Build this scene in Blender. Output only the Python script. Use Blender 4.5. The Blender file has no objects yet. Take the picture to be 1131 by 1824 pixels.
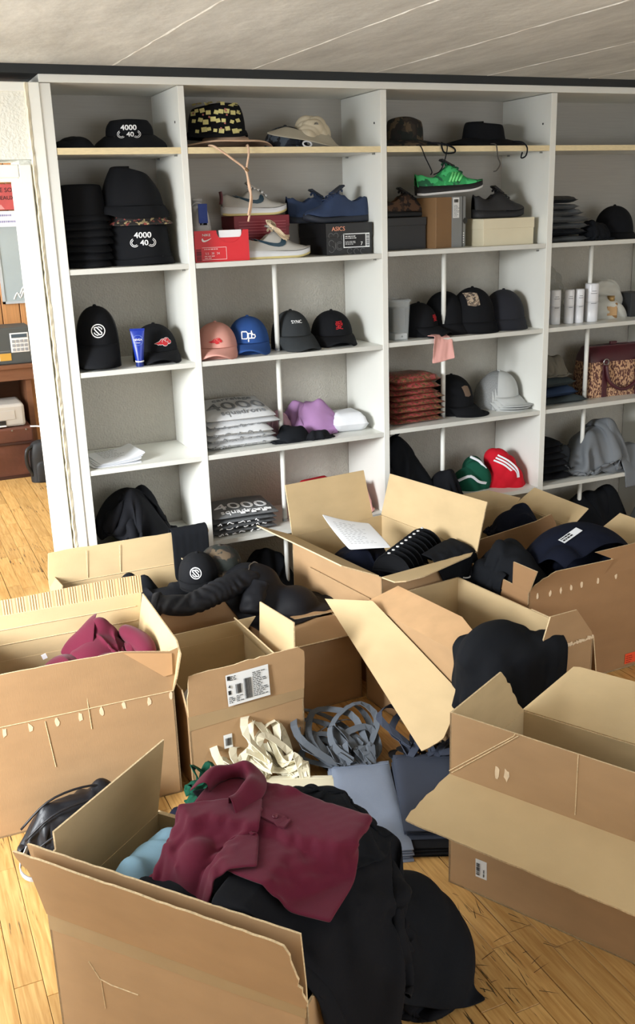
import bpy, math, random
import numpy as np
from mathutils import Matrix, Vector
pi = math.pi
random.seed(7)
SC = bpy.context.scene
COL = SC.collection

# ------------------------------------------------------------------ camera
cam_data = bpy.data.cameras.new('camera')
cam_data.sensor_fit = 'VERTICAL'
cam_data.sensor_height = 24.0
cam_data.lens = 24.0 * 1745.23 / 1824.0
cam_data.clip_start = 0.05
cam = bpy.data.objects.new('camera', cam_data)
COL.objects.link(cam)
right = Vector((0.91111328, -0.41096451, -0.03131712))
up = Vector((0.14837888, 0.25616961, 0.95517581))
fwd = Vector((0.38452087, 0.87492017, -0.29437799))
cam.matrix_world = Matrix(((right.x, up.x, -fwd.x, -1.26028), (right.y, up.y, -fwd.y, -4.04942),
                           (right.z, up.z, -fwd.z, 1.81210), (0, 0, 0, 1)))
SC.camera = cam

# ------------------------------------------------------------------ world, lights, exposure
world = bpy.data.worlds.new('sky')
world.use_nodes = True
SC.world = world
bg = world.node_tree.nodes['Background']
bg.inputs[0].default_value = (0.80, 0.88, 1.0, 1)
bg.inputs[1].default_value = 1.0

def area(name, loc, target, sx, sy, power, color):
    d = bpy.data.lights.new(name, 'AREA')
    d.shape = 'RECTANGLE'; d.size = sx; d.size_y = sy; d.energy = power; d.color = color
    o = bpy.data.objects.new(name, d); COL.objects.link(o)
    o.location = loc
    o.rotation_euler = (Vector(target) - Vector(loc)).to_track_quat('-Z', 'Y').to_euler()
    return o

# sky outside the left window (shines down through its opening), weak sky at the openings themselves, next room's window
area('sky_outside_left_window', (-6.5, -4.0, 3.2), (0.2, -0.6, 0.8), 2.2, 2.4, 1150, (0.95, 0.98, 1.0))
area('window_daylight_left', (-2.98, -1.5, 1.45), (0, -1.5, 1.1), 2.1, 1.6, 42, (0.90, 0.96, 1.0))
area('window_daylight_rear', (1.6, -6.35, 1.5), (0.6, -1.5, 0.4), 4.2, 1.5, 50, (0.97, 0.99, 1.0))
area('next_room_daylight', (-2.6, 2.2, 1.45), (0, 2.2, 1.2), 2.0, 1.5, 95, (0.95, 0.98, 1.0))

SC.view_settings.view_transform = 'Standard'
SC.view_settings.look = 'None'
SC.view_settings.gamma = 1
SC.view_settings.exposure = 0.60
SC.view_settings.use_curve_mapping = False

# ------------------------------------------------------------------ materials
def srgb(r, g, b):
    f = lambda c: (c / 255 / 12.92) if c / 255 <= 0.04045 else ((c / 255 + 0.055) / 1.055) ** 2.4
    return (f(r), f(g), f(b), 1)

def M(name, rgb, rough=0.6, amt=0.08, scale=8.0, stretch=(1, 1, 1), bump=0.0, bscale=200.0, bstretch=(1, 1, 1),
      metal=0.0, sheen=0.0, alpha=1.0, trans=0.0, spec=0.5, bdist=0.002, per_object=0.0, coat=0.0):
    m = bpy.data.materials.new(name); m.use_nodes = True
    nt = m.node_tree; N = nt.nodes; L = nt.links
    p = N['Principled BSDF']
    c = srgb(*rgb)
    tc = N.new('ShaderNodeTexCoord')
    mp = N.new('ShaderNodeMapping'); mp.inputs['Scale'].default_value = stretch
    L.new(tc.outputs['Object'], mp.inputs['Vector'])
    nz = N.new('ShaderNodeTexNoise'); nz.inputs['Scale'].default_value = scale; nz.inputs['Detail'].default_value = 5
    L.new(mp.outputs[0], nz.inputs['Vector'])
    mr = N.new('ShaderNodeMapRange'); mr.inputs[1].default_value = 0.25; mr.inputs[2].default_value = 0.75
    mr.inputs[3].default_value = 1 - amt; mr.inputs[4].default_value = 1 + amt
    L.new(nz.outputs['Fac'], mr.inputs[0])
    mul = N.new('ShaderNodeVectorMath'); mul.operation = 'SCALE'
    mul.inputs[0].default_value = c[:3]
    last = mr.outputs[0]
    if per_object:
        oi = N.new('ShaderNodeObjectInfo')
        m2 = N.new('ShaderNodeMapRange'); m2.inputs[3].default_value = 1 - per_object; m2.inputs[4].default_value = 1 + per_object
        L.new(oi.outputs['Random'], m2.inputs[0])
        mm = N.new('ShaderNodeMath'); mm.operation = 'MULTIPLY'
        L.new(last, mm.inputs[0]); L.new(m2.outputs[0], mm.inputs[1]); last = mm.outputs[0]
    L.new(last, mul.inputs['Scale'])
    L.new(mul.outputs[0], p.inputs['Base Color'])
    p.inputs['Roughness'].default_value = rough
    p.inputs['Metallic'].default_value = metal
    p.inputs['Specular IOR Level'].default_value = spec
    p.inputs['Sheen Weight'].default_value = sheen
    p.inputs['Coat Weight'].default_value = coat
    p.inputs['Alpha'].default_value = alpha
    p.inputs['Transmission Weight'].default_value = trans
    if bump:
        mb = N.new('ShaderNodeMapping'); mb.inputs['Scale'].default_value = bstretch
        L.new(tc.outputs['Object'], mb.inputs['Vector'])
        nb = N.new('ShaderNodeTexNoise'); nb.inputs['Scale'].default_value = bscale; nb.inputs['Detail'].default_value = 3
        L.new(mb.outputs[0], nb.inputs['Vector'])
        bp = N.new('ShaderNodeBump'); bp.inputs['Strength'].default_value = bump; bp.inputs['Distance'].default_value = bdist
        L.new(nb.outputs['Fac'], bp.inputs['Height'])
        L.new(bp.outputs[0], p.inputs['Normal'])
    return m

def cloth_mat(name, rgb, sheen=0.0, amt=0.10, rough=0.9, spec=0.2):
    return M(name, rgb, rough, amt, 6, bump=0.35, bscale=500, sheen=sheen, spec=spec, bdist=0.001)

def speck_mat(name, base, colors, scale, thr=0.5, rough=0.85, stretch=(1, 1, 1)):
    """two to four colour blotches (camouflage, printed cloth) from stacked noise"""
    m = M(name, base, rough, 0.05, 8)
    nt = m.node_tree; N = nt.nodes; L = nt.links; p = N['Principled BSDF']
    tc = N.new('ShaderNodeTexCoord')
    src = p.inputs['Base Color'].links[0].from_socket
    for i, c in enumerate(colors):
        mp = N.new('ShaderNodeMapping'); mp.inputs['Location'].default_value = (3.1 * i, 1.7 * i, 5 + i)
        mp.inputs['Scale'].default_value = stretch
        L.new(tc.outputs['Object'], mp.inputs['Vector'])
        nz = N.new('ShaderNodeTexNoise'); nz.inputs['Scale'].default_value = scale * (1 + 0.3 * i); nz.inputs['Detail'].default_value = 2
        L.new(mp.outputs[0], nz.inputs['Vector'])
        r = N.new('ShaderNodeMapRange'); r.inputs[1].default_value = thr; r.inputs[2].default_value = thr + 0.03
        L.new(nz.outputs['Fac'], r.inputs[0])
        mx = N.new('ShaderNodeMix'); mx.data_type = 'RGBA'
        L.new(r.outputs[0], mx.inputs[0]); L.new(src, mx.inputs[6]); mx.inputs[7].default_value = srgb(*c)
        src = mx.outputs[2]
    L.new(src, p.inputs['Base Color'])
    return m

MAT = {}
def mm(key, *a, **k):
    if key not in MAT: MAT[key] = M(key, *a, **k)
    return MAT[key]

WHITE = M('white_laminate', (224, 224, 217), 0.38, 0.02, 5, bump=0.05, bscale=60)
EDGE = M('laminate_edge', (205, 205, 198), 0.45, 0.03, 12)
RAWWOOD = M('raw_wood_edge', (226, 208, 165), 0.6, 0.10, 6, (6, 1, 30), bump=0.1, bscale=80)
STUCCO = M('stucco', (180, 176, 166), 0.9, 0.04, 40, bump=0.9, bscale=110, bdist=0.006)
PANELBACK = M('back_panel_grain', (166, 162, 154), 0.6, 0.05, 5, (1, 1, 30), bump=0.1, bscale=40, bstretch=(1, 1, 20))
PAINT = M('white_paint', (240, 240, 232), 0.45, 0.02, 6, bump=0.1, bscale=50)
PAINTWALL = M('painted_plaster', (236, 235, 224), 0.85, 0.03, 30, bump=0.8, bscale=90, bdist=0.006)
POLE = M('white_pole', (225, 225, 218), 0.35, 0.02, 6)
DARKGAP = M('dark_rail', (32, 36, 38), 0.7, 0.05, 6)
METAL = M('steel', (170, 172, 172), 0.3, 0.05, 20, metal=1.0)
BLACKP = M('black_plastic', (26, 27, 29), 0.45, 0.05, 20)
WHITEP = M('white_plastic', (228, 229, 230), 0.35, 0.02, 20)
PAPER = M('paper', (232, 234, 238), 0.8, 0.02, 5, bump=0.1, bscale=20)
LABELW = M('label_paper', (228, 230, 230), 0.6, 0.02, 5)
INK = M('black_ink', (24, 24, 26), 0.7, 0.05, 20)
GREYINK = M('grey_ink', (120, 122, 124), 0.7, 0.05, 20)
WHITEINK = M('white_print', (235, 235, 235), 0.6, 0.02, 20)
REDINK = M('red_print', (190, 28, 38), 0.6, 0.03, 20)

def card_mat(name, rgb, rough=0.75):
    return M(name, rgb, rough, 0.07, 7, (1, 1, 2.2), bump=0.12, bscale=90, bstretch=(5, 5, 0.5), bdist=0.002, spec=0.3)
KRAFT = card_mat('kraft_outside', (174, 141, 104))
KRAFTIN = card_mat('kraft_inside', (198, 173, 132))
KRAFTEDGE = M('corrugated_edge', (214, 190, 150), 0.85, 0.25, 160, bump=0.6, bscale=300)
TAPE = M('paper_tape', (166, 140, 104), 0.35, 0.05, 12, bump=0.1, bscale=60)
TEARM = M('torn_paper', (228, 205, 172), 0.85, 0.10, 60)

# ------------------------------------------------------------------ object helpers
def empty(name, label=None, cat=None, loc=(0, 0, 0), rz=0.0, group=None):
    o = bpy.data.objects.new(name, None); COL.objects.link(o)
    o.empty_display_size = 0.05
    o.location = loc; o.rotation_euler = (0, 0, rz)
    if label: tag(o, label, cat, group)
    return o

def tag(o, label=None, cat=None, group=None, kind=None):
    if label: o['label'] = label
    if cat: o['category'] = cat
    if group: o['group'] = group
    if kind: o['kind'] = kind
    return o

def copy_tree(o, parent=None):
    c = o.copy(); COL.objects.link(c)
    if parent is not None: c.parent = parent
    for ch in list(o.children): copy_tree(ch, c)
    return c

class G:
    """collects polygons for ONE mesh object; faces carry a material slot"""
    def __init__(s): s.v = []; s.f = []; s.mi = []
    def add(s, V, Fs, mi=0):
        b = len(s.v); s.v += [tuple(map(float, p)) for p in V]
        for f in Fs: s.f.append(tuple(b + i for i in f)); s.mi.append(mi)
        return s
    def box(s, c, size, rz=0.0, mi=0, rot=None):
        hx, hy, hz = size[0] / 2, size[1] / 2, size[2] / 2
        R = rot if rot is not None else Matrix.Rotation(rz, 3, 'Z')
        V = [Vector(c) + R @ Vector((x * hx, y * hy, z * hz)) for z in (-1, 1) for y in (-1, 1) for x in (-1, 1)]
        return s.add(V, [(0, 2, 3, 1), (4, 5, 7, 6), (0, 1, 5, 4), (2, 6, 7, 3), (0, 4, 6, 2), (1, 3, 7, 5)], mi)
    def slab(s, x0, x1, y0, y1, z0, z1, mi=0):
        return s.box(((x0 + x1) / 2, (y0 + y1) / 2, (z0 + z1) / 2), (x1 - x0, y1 - y0, z1 - z0), mi=mi)
    def panel(s, pts, n, t, mi=(0, 1, 2)):
        """flat polygon pts (3-D, counter-clockwise seen from +n) given thickness t towards -n; slots: +n face, -n face, edges"""
        n = Vector(n).normalized(); k = len(pts)
        A = [Vector(p) for p in pts]; B = [p - n * t for p in A]
        s.add(A, [tuple(range(k))], mi[0]); s.add(B, [tuple(reversed(range(k)))], mi[1])
        b = len(s.v); s.v += [tuple(p) for p in A + B]
        for i in range(k):
            j = (i + 1) % k
            s.f.append((b + i, b + k + i, b + k + j, b + j)); s.mi.append(mi[2])
        return s
    def tube(s, path, r, seg=8, mi=0, cap=True):
        P = [Vector(p) for p in path]; n = len(P)
        rr = r if hasattr(r, '__len__') else [r] * n
        up0 = None; rings = []
        for i in range(n):
            t = (P[min(i + 1, n - 1)] - P[max(i - 1, 0)])
            t = t.normalized() if t.length > 1e-9 else Vector((0, 0, 1))
            if up0 is None:
                a = Vector((0, 0, 1)) if abs(t.z) < 0.9 else Vector((1, 0, 0))
                u = t.cross(a).normalized()
            else:
                u = (up0 - t * up0.dot(t)).normalized()
            up0 = u; w = t.cross(u)
            rings.append([P[i] + (u * math.cos(2 * pi * k / seg) + w * math.sin(2 * pi * k / seg)) * rr[i] for k in range(seg)])
        V = [p for r_ in rings for p in r_]; Fs = []
        for i in range(n - 1):
            for k in range(seg):
                k2 = (k + 1) % seg
                Fs.append((i * seg + k, i * seg + k2, (i + 1) * seg + k2, (i + 1) * seg + k))
        if cap: Fs += [tuple(reversed(range(seg))), tuple((n - 1) * seg + k for k in range(seg))]
        return s.add(V, Fs, mi)
    def ribbon(s, path, dirs, w, t=0.0015, mi=0):
        P = [Vector(p) for p in path]; n = len(P); V = []
        for i in range(n):
            tg = (P[min(i + 1, n - 1)] - P[max(i - 1, 0)]).normalized()
            d = Vector(dirs[i] if isinstance(dirs, list) else dirs)
            d = (d - tg * d.dot(tg))
            d = d.normalized() if d.length > 1e-6 else Vector((1, 0, 0))
            nn = tg.cross(d)
            V += [P[i] + d * w / 2 + nn * t, P[i] - d * w / 2 + nn * t, P[i] - d * w / 2 - nn * t, P[i] + d * w / 2 - nn * t]
        Fs = []
        for i in range(n - 1):
            for k in range(4):
                Fs.append((4 * i + k, 4 * i + (k + 1) % 4, 4 * i + 4 + (k + 1) % 4, 4 * i + 4 + k))
        Fs += [(3, 2, 1, 0), (4 * n - 4, 4 * n - 3, 4 * n - 2, 4 * n - 1)]
        return s.add(V, Fs, mi)
    def lathe(s, prof, c=(0, 0, 0), seg=28, sx=1.0, sy=1.0, mi=0, fn=None):
        V = []; n = len(prof)
        for (r, z) in prof:
            for k in range(seg):
                a = 2 * pi * k / seg
                p = Vector((r * math.cos(a) * sx, r * math.sin(a) * sy, z))
                if fn: p = Vector(fn(p, a))
                V.append(Vector(c) + p)
        Fs = [(i * seg + k, i * seg + (k + 1) % seg, (i + 1) * seg + (k + 1) % seg, (i + 1) * seg + k) for i in range(n - 1) for k in range(seg)]
        if prof[0][0] > 1e-6: Fs.append(tuple(reversed(range(seg))))
        if prof[-1][0] > 1e-6: Fs.append(tuple((n - 1) * seg + k for k in range(seg)))
        return s.add(V, Fs, mi)
    def grid(s, P, mask=None, wrap_u=False, wrap_v=False, mi=0):
        P = np.asarray(P, float); n, m = P.shape[:2]; Fs = []
        for i in range(n if wrap_u else n - 1):
            for j in range(m if wrap_v else m - 1):
                q = [(i, j), ((i + 1) % n, j), ((i + 1) % n, (j + 1) % m), (i, (j + 1) % m)]
                if mask is None or all(mask[a] for a in q): Fs.append(tuple(a * m + b for a, b in q))
        return s.add(P.reshape(-1, 3), Fs, mi)
    def build(s, name, mats, parent=None, smooth=False, thick=0.0, sub=0, bevel=0.0, label=None):
        me = bpy.data.meshes.new(name)
        me.from_pydata(s.v, [], s.f)
        if not isinstance(mats, (list, tuple)): mats = [mats]
        for m in mats: me.materials.append(m)
        if len(mats) > 1: me.polygons.foreach_set('material_index', [min(i, len(mats) - 1) for i in s.mi])
        if smooth: me.polygons.foreach_set('use_smooth', [True] * len(me.polygons))
        me.update()
        o = bpy.data.objects.new(name, me); COL.objects.link(o)
        if parent is not None: o.parent = parent
        if label: o['label'] = label
        if thick:
            md = o.modifiers.new('thickness', 'SOLIDIFY'); md.thickness = thick; md.offset = 0
        if sub:
            md = o.modifiers.new('smooth', 'SUBSURF'); md.levels = sub; md.render_levels = sub
        if bevel:
            md = o.modifiers.new('bevel', 'BEVEL'); md.width = bevel; md.segments = 2; md.limit_method = 'ANGLE'
        return o

_tc = {}
def text_geo(txt, size, extrude=0.0008):
    """lettering as mesh data: vertices (x right, y up, z out) centred on the origin, plus faces"""
    key = (txt, size, extrude)
    if key in _tc: return _tc[key]
    c = bpy.data.curves.new('lettering', 'FONT'); c.body = txt; c.size = size; c.extrude = extrude
    c.align_x = 'CENTER'; c.align_y = 'CENTER'; c.resolution_u = 3
    o = bpy.data.objects.new('lettering', c); COL.objects.link(o)
    me = o.to_mesh()
    V = [tuple(v.co) for v in me.vertices]; Fs = [tuple(p.vertices) for p in me.polygons]
    o.to_mesh_clear(); bpy.data.objects.remove(o); bpy.data.curves.remove(c)
    _tc[key] = (V, Fs)
    return V, Fs

def text_on(txt, size, origin, ex, ey, mat, parent, name='lettering', sx=1.0):
    ex = Vector(ex).normalized(); ey = Vector(ey).normalized(); n = ex.cross(ey)
    V, Fs = text_geo(txt, size)
    g = G().add([Vector(origin) + ex * x * sx + ey * y + n * (z + 0.0006) for x, y, z in V], Fs)
    return g.build(name, mat, parent)

def sines(seed, n, lo, hi):
    r = np.random.RandomState(seed)
    a = r.uniform(0, 2 * pi, n); k = np.exp(r.uniform(math.log(lo), math.log(hi), n)); ph = r.uniform(0, 2 * pi, n)
    return a, k, ph
def nz2(x, y, seed, lo=4, hi=14, n=7):
    """smooth random field built of sines, about -1..1"""
    a, k, ph = sines(seed, n, lo, hi); o = 0
    for A, K, P in zip(a, k, ph): o = o + np.sin(K * (x * math.cos(A) + y * math.sin(A)) + P)
    return o / (0.6 * n)
def folds(x, y, seed, freq=22, n=3):
    """ridged cloth folds 0..1"""
    r = np.random.RandomState(seed); o = 0
    for i in range(n):
        A = r.uniform(0, pi); F_ = freq * r.uniform(0.6, 1.3)
        w = 0.9 * nz2(x, y, seed + 11 * i + 1, 3, 10, 5)
        t = F_ * (x * math.cos(A) + y * math.sin(A)) / 2 + 2.0 * w
        o = o + np.abs(np.sin(t)) ** .8 / (1.5 ** i)
    return o / sum(1.5 ** -i for i in range(n)) - .25

# ================================================================== structure
def struct(o, label=None):
    o['kind'] = 'structure'
    if label: o['label'] = label
    return o

def floor_mat():
    m = bpy.data.materials.new('oak_strip'); m.use_nodes = True
    nt = m.node_tree; N = nt.nodes; L = nt.links; p = N['Principled BSDF']
    tc = N.new('ShaderNodeTexCoord'); oi = N.new('ShaderNodeObjectInfo')
    ad = N.new('ShaderNodeVectorMath'); ad.operation = 'MULTIPLY_ADD'
    L.new(oi.outputs['Random'], ad.inputs[0]); ad.inputs[1].default_value = (7, 13, 5); L.new(tc.outputs['Object'], ad.inputs[2])
    mp = N.new('ShaderNodeMapping'); mp.inputs['Scale'].default_value = (60, 4, 8); L.new(ad.outputs[0], mp.inputs['Vector'])
    n1 = N.new('ShaderNodeTexNoise'); n1.inputs['Scale'].default_value = 1.6; n1.inputs['Detail'].default_value = 6; n1.inputs['Distortion'].default_value = 0.6
    L.new(mp.outputs[0], n1.inputs['Vector'])
    cr = N.new('ShaderNodeValToRGB')
    cr.color_ramp.elements[0].position = 0.3; cr.color_ramp.elements[0].color = srgb(184, 137, 76)
    cr.color_ramp.elements[1].position = 0.72; cr.color_ramp.elements[1].color = srgb(222, 181, 116)
    L.new(n1.outputs['Fac'], cr.inputs[0])
    mr = N.new('ShaderNodeMapRange'); mr.inputs[3].default_value = 0.86; mr.inputs[4].default_value = 1.1
    L.new(oi.outputs['Random'], mr.inputs[0])
    sc = N.new('ShaderNodeVectorMath'); sc.operation = 'SCALE'; L.new(cr.outputs[0], sc.inputs[0]); L.new(mr.outputs[0], sc.inputs['Scale'])
    # scratches and worn-through varnish, fixed to the floor
    geo = N.new('ShaderNodeNewGeometry')
    m3 = N.new('ShaderNodeMapping'); m3.inputs['Rotation'].default_value = (0, 0, 0.5); m3.inputs['Scale'].default_value = (40, 2.6, 1)
    L.new(geo.outputs['Position'], m3.inputs['Vector'])
    n3 = N.new('ShaderNodeTexNoise'); n3.inputs['Scale'].default_value = 3.0; n3.inputs['Detail'].default_value = 6
    L.new(m3.outputs[0], n3.inputs['Vector'])
    r3 = N.new('ShaderNodeMapRange'); r3.inputs[1].default_value = 0.615; r3.inputs[2].default_value = 0.64; L.new(n3.outputs['Fac'], r3.inputs[0])
    n4 = N.new('ShaderNodeTexNoise'); n4.inputs['Scale'].default_value = 2.4; L.new(geo.outputs['Position'], n4.inputs['Vector'])
    r4 = N.new('ShaderNodeMapRange'); r4.inputs[1].default_value = 0.50; r4.inputs[2].default_value = 0.58; L.new(n4.outputs['Fac'], r4.inputs[0])
    mu = N.new('ShaderNodeMath'); mu.operation = 'MULTIPLY'; L.new(r3.outputs[0], mu.inputs[0]); L.new(r4.outputs[0], mu.inputs[1])
    mx = N.new('ShaderNodeMix'); mx.data_type = 'RGBA'; L.new(mu.outputs[0], mx.inputs[0]); L.new(sc.outputs[0], mx.inputs[6]); mx.inputs[7].default_value = srgb(70, 58, 40)
    L.new(mx.outputs[2], p.inputs['Base Color'])
    n2 = N.new('ShaderNodeTexNoise'); n2.inputs['Scale'].default_value = 9; n2.inputs['Detail'].default_value = 4; L.new(geo.outputs['Position'], n2.inputs['Vector'])
    rr = N.new('ShaderNodeMapRange'); rr.inputs[3].default_value = 0.24; rr.inputs[4].default_value = 0.42; L.new(n2.outputs['Fac'], rr.inputs[0])
    L.new(rr.outputs[0], p.inputs['Roughness'])
    bp = N.new('ShaderNodeBump'); bp.inputs['Strength'].default_value = 0.25; bp.inputs['Distance'].default_value = 0.002
    L.new(n1.outputs['Fac'], bp.inputs['Height']); L.new(bp.outputs[0], p.inputs['Normal'])
    return m
OAK = floor_mat()
JOINT = M('floor_joint', (52, 38, 22), 0.9, 0.1, 20)

floor = struct(G().slab(-3.0, 4.5, -6.4, 4.0, -0.16, -0.012).build('floor', JOINT))
def build_planks():
    rnd = random.Random(5)
    w, l = 0.07, 0.49
    me_g = G(); hw, hl, b = w / 2 - 0.0007, l / 2 - 0.0007, 0.0008
    V = [(-hw, -hl, -0.012), (hw, -hl, -0.012), (hw, hl, -0.012), (-hw, hl, -0.012),
         (-hw, -hl, -b), (hw, -hl, -b), (hw, hl, -b), (-hw, hl, -b),
         (-hw + b, -hl + b, 0), (hw - b, -hl + b, 0), (hw - b, hl - b, 0), (-hw + b, hl - b, 0)]
    Fs = [(8, 9, 10, 11)] + [(4 + i, 4 + (i + 1) % 4, 8 + (i + 1) % 4, 8 + i) for i in range(4)] + [(i, (i + 1) % 4, 4 + (i + 1) % 4, 4 + i) for i in range(4)]
    cells = []
    x, col = -2.95, 0
    while x < 4.45:
        y = -6.4 + rnd.random() * l
        while y < 3.95 - l:
            cells.append((x + w / 2, y + l / 2)); y += l
        col += 1; x += w + (0.0016 if col % 3 == 0 else 0)
    R = np.array([right, up, fwd]); Cc = np.array([-1.26028, -4.04942, 1.81210])
    def seen(c):
        ok = False
        for dx in (-.03, .03):
            for dy in (-.24, 0, .24):
                q = R @ (np.array([c[0] + dx, c[1] + dy, 0]) - Cc)
                if q[2] > 0.2:
                    u, v = 565.5 + 1745.23 * q[0] / q[2], 912 - 1745.23 * q[1] / q[2]
                    ok |= (-5 < u < 1136 and 850 < v < 1829)
        # planks wholly under a carton show nothing
        for (ox, oy, a, W, D) in ((-1.165, -1.275, -1, .602, .48), (.354, -.961, 9, .485, .645), (.81, -1.265, 2, .62, .5), (-1.108, -2.204, -50.9, .622, .40), (-.022, -2.06, -62.5, .62, .43), (-.75, -.625, 1, .66, .5)):
            a = math.radians(a); X, Y = c[0] - ox, c[1] - oy
            lx, ly = X * math.cos(a) + Y * math.sin(a), -X * math.sin(a) + Y * math.cos(a)
            if .03 < lx < W - .03 and .12 < ly < D - .12: ok = False
        return ok
    vis = [c for c in cells if seen(c) and c[1] < 3.3]
    vis.sort(key=lambda c: (c[0] + 1.26) ** 2 + (c[1] + 4.05) ** 2)
    # floor in plain sight first: bottom right, left edge, doorway, then the rest
    def rank(c):
        s = math.hypot(c[0] + 1.26, c[1] + 4.05)
        plain = (c[0] < -0.85 and c[1] > -2.6) or (c[0] > -0.5 and c[1] < -1.9) or (c[0] < -.5 and c[1] > 0)
        return s - (3 if plain else 0)
    vis.sort(key=rank)
    own = vis[:290]; rest = set(cells) - set(own)
    proto = None
    for c in own:
        if proto is None:
            proto = G().add(V, Fs).build('plank', OAK, floor); o = proto
        else:
            o = bpy.data.objects.new('plank', proto.data); COL.objects.link(o); o.parent = floor
        o.location = (c[0], c[1], rnd.uniform(-0.0006, 0.0))
    g = G()
    for c in sorted(rest): g.add([(c[0] + v[0], c[1] + v[1], v[2]) for v in V], Fs)
    o = g.build('oak_strips', OAK, floor); o['kind'] = 'stuff'
build_planks()

SCR = M('floor_scratch', (58, 48, 34), .8)
rnd = random.Random(21)
for (cx, cy, rad, n) in ((.035, -2.21, .11, 13), (-.16, -2.41, .12, 16), (.0, -2.36, .16, 8)):
    for k in range(n):
        a = rnd.choice((-.9, -.75, .1, 1.35)) + rnd.uniform(-.25, .25); L = rnd.uniform(.012, .07); x, y = cx + rnd.gauss(0, rad * .5), cy + rnd.gauss(0, rad * .5); w = rnd.uniform(.0005, .0012)
        dx, dy = math.cos(a), math.sin(a)
        G().add([(x - dy * w, y + dx * w, .0004), (x + dx * L * .5 - dy * w, y + dy * L * .5 + dx * w + .001, .0004), (x + dx * L, y + dy * L, .0004), (x + dx * L * .5 + dy * w, y + dy * L * .5 - dx * w + .001, .0004), (x + dy * w, y - dx * w, .0004)], [(0, 1, 2, 3, 4)]).build('scratch', SCR, floor)

CONC = M('cast_concrete', (214, 217, 216), 0.85, 0.16, 2.4, (2.2, 0.7, 1), bump=0.35, bscale=26, bdist=0.006)
def conc_extra(m):
    nt = m.node_tree; N = nt.nodes; L = nt.links; p = N['Principled BSDF']
    src = p.inputs['Base Color'].links[0].from_socket
    tc = N.new('ShaderNodeTexCoord'); mp = N.new('ShaderNodeMapping'); mp.inputs['Scale'].default_value = (9, 2.0, 1); mp.inputs['Rotation'].default_value = (0, 0, 0.25)
    L.new(tc.outputs['Object'], mp.inputs['Vector'])
    n = N.new('ShaderNodeTexNoise'); n.inputs['Scale'].default_value = 2.0; n.inputs['Detail'].default_value = 8; n.inputs['Roughness'].default_value = 0.7
    L.new(mp.outputs[0], n.inputs['Vector'])
    r = N.new('ShaderNodeMapRange'); r.inputs[1].default_value = 0.3; r.inputs[2].default_value = 0.75; r.inputs[3].default_value = 0.84; r.inputs[4].default_value = 1.12
    L.new(n.outputs['Fac'], r.inputs[0])
    s = N.new('ShaderNodeVectorMath'); s.operation = 'SCALE'; L.new(src, s.inputs[0]); L.new(r.outputs[0], s.inputs['Scale']); L.new(s.outputs[0], p.inputs['Base Color'])
conc_extra(CONC)
ceiling = struct(G().slab(-3.2, 4.7, -6.6, 4.1, 2.364, 2.52).build('ceiling', CONC))
CONCL = M('concrete_seam', (228, 227, 220), 0.85, 0.12, 30, bump=0.4, bscale=60)
for k, x in enumerate((-1.40, -0.83, -0.262, 0.318, 0.868, 1.44, 2.0, 2.57)):
    g = G(); rnd = random.Random(k)
    ys = np.linspace(-6.4, -0.02, 90)
    path = [(x + 0.035 * (y + 1.6) * (0.9 if k % 2 else 0.6) * -0.6 + rnd.uniform(-.002, .002), y, 2.3645) for y in ys]
    V = []
    for (px, py, pz) in path:
        ww = rnd.uniform(0.0015, 0.007 if k % 2 == 0 else 0.004)
        V += [(px - ww, py, pz), (px, py, pz - rnd.uniform(0.0015, 0.004)), (px + ww, py, pz)]
    Fs = []
    for i in range(len(path) - 1):
        Fs += [(3 * i, 3 * i + 1, 3 * i + 4, 3 * i + 3), (3 * i + 1, 3 * i + 2, 3 * i + 5, 3 * i + 4)]
    g.add(V, Fs).build('casting_ridge', CONCL, ceiling)

# wall that carries the shelving and the doorway
struct(G().slab(-0.56, 4.5, 0.402, 0.56, -0.012, 2.364).build('wall_back', STUCCO))
g = G().slab(-3.0, -1.60, 0.0, 0.24, -0.012, 2.364).slab(-1.60, -0.612, 0.0, 0.24, 2.03, 2.30).slab(-0.664, -0.605, 0.02, 0.24, -0.012, 2.30)
struct(g.build('wall_front', PAINTWALL))
struct(G().slab(-3.12, -3.0, -6.5, -2.6, -.012, 2.364).slab(-3.12, -3.0, -0.40, 4.0, -.012, 2.364).slab(-3.12, -3.0, -2.6, -0.40, -.012, 0.65).slab(-3.12, -3.0, -2.6, -0.40, 2.25, 2.364).build('wall_left', PAINTWALL))
struct(G().slab(4.5, 4.62, -6.5, 4.0, -.012, 2.364).build('wall_right', PAINTWALL))
struct(G().slab(-3.0, -0.5, -6.52, -6.4, -.012, 2.364).slab(3.7, 4.5, -6.52, -6.4, -.012, 2.364).slab(-0.5, 3.7, -6.52, -6.4, -.012, 0.75).slab(-0.5, 3.7, -6.52, -6.4, 2.25, 2.364).build('wall_rear', PAINTWALL))
def window(name, axis, a0, a1, pos, z0, z1):
    g = G(); t = 0.05
    n = max(2, int(round((a1 - a0) / 1.1)))
    bars = [(a0, z0, a1, z0 + t), (a0, z1 - t, a1, z1)] + [(a0 + (a1 - a0) * i / n - t / 2 * (1 if 0 < i < n else 0) - (t if i == n else 0), z0, a0 + (a1 - a0) * i / n + t / 2 * (1 if 0 < i < n else 0) + (t if i == 0 else 0), z1) for i in range(n + 1)]
    for (p0, q0, p1, q1) in bars:
        if axis == 'y': g.slab(pos - .03, pos + .03, p0, p1, q0, q1)
        else: g.slab(p0, p1, pos - .03, pos + .03, q0, q1)
    return struct(g.build(name, PAINT))
window('window_1', 'y', -2.6, -0.40, -3.06, 0.65, 2.25)
window('window_2', 'x', -0.5, 3.7, -6.46, 0.75, 2.25)

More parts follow.
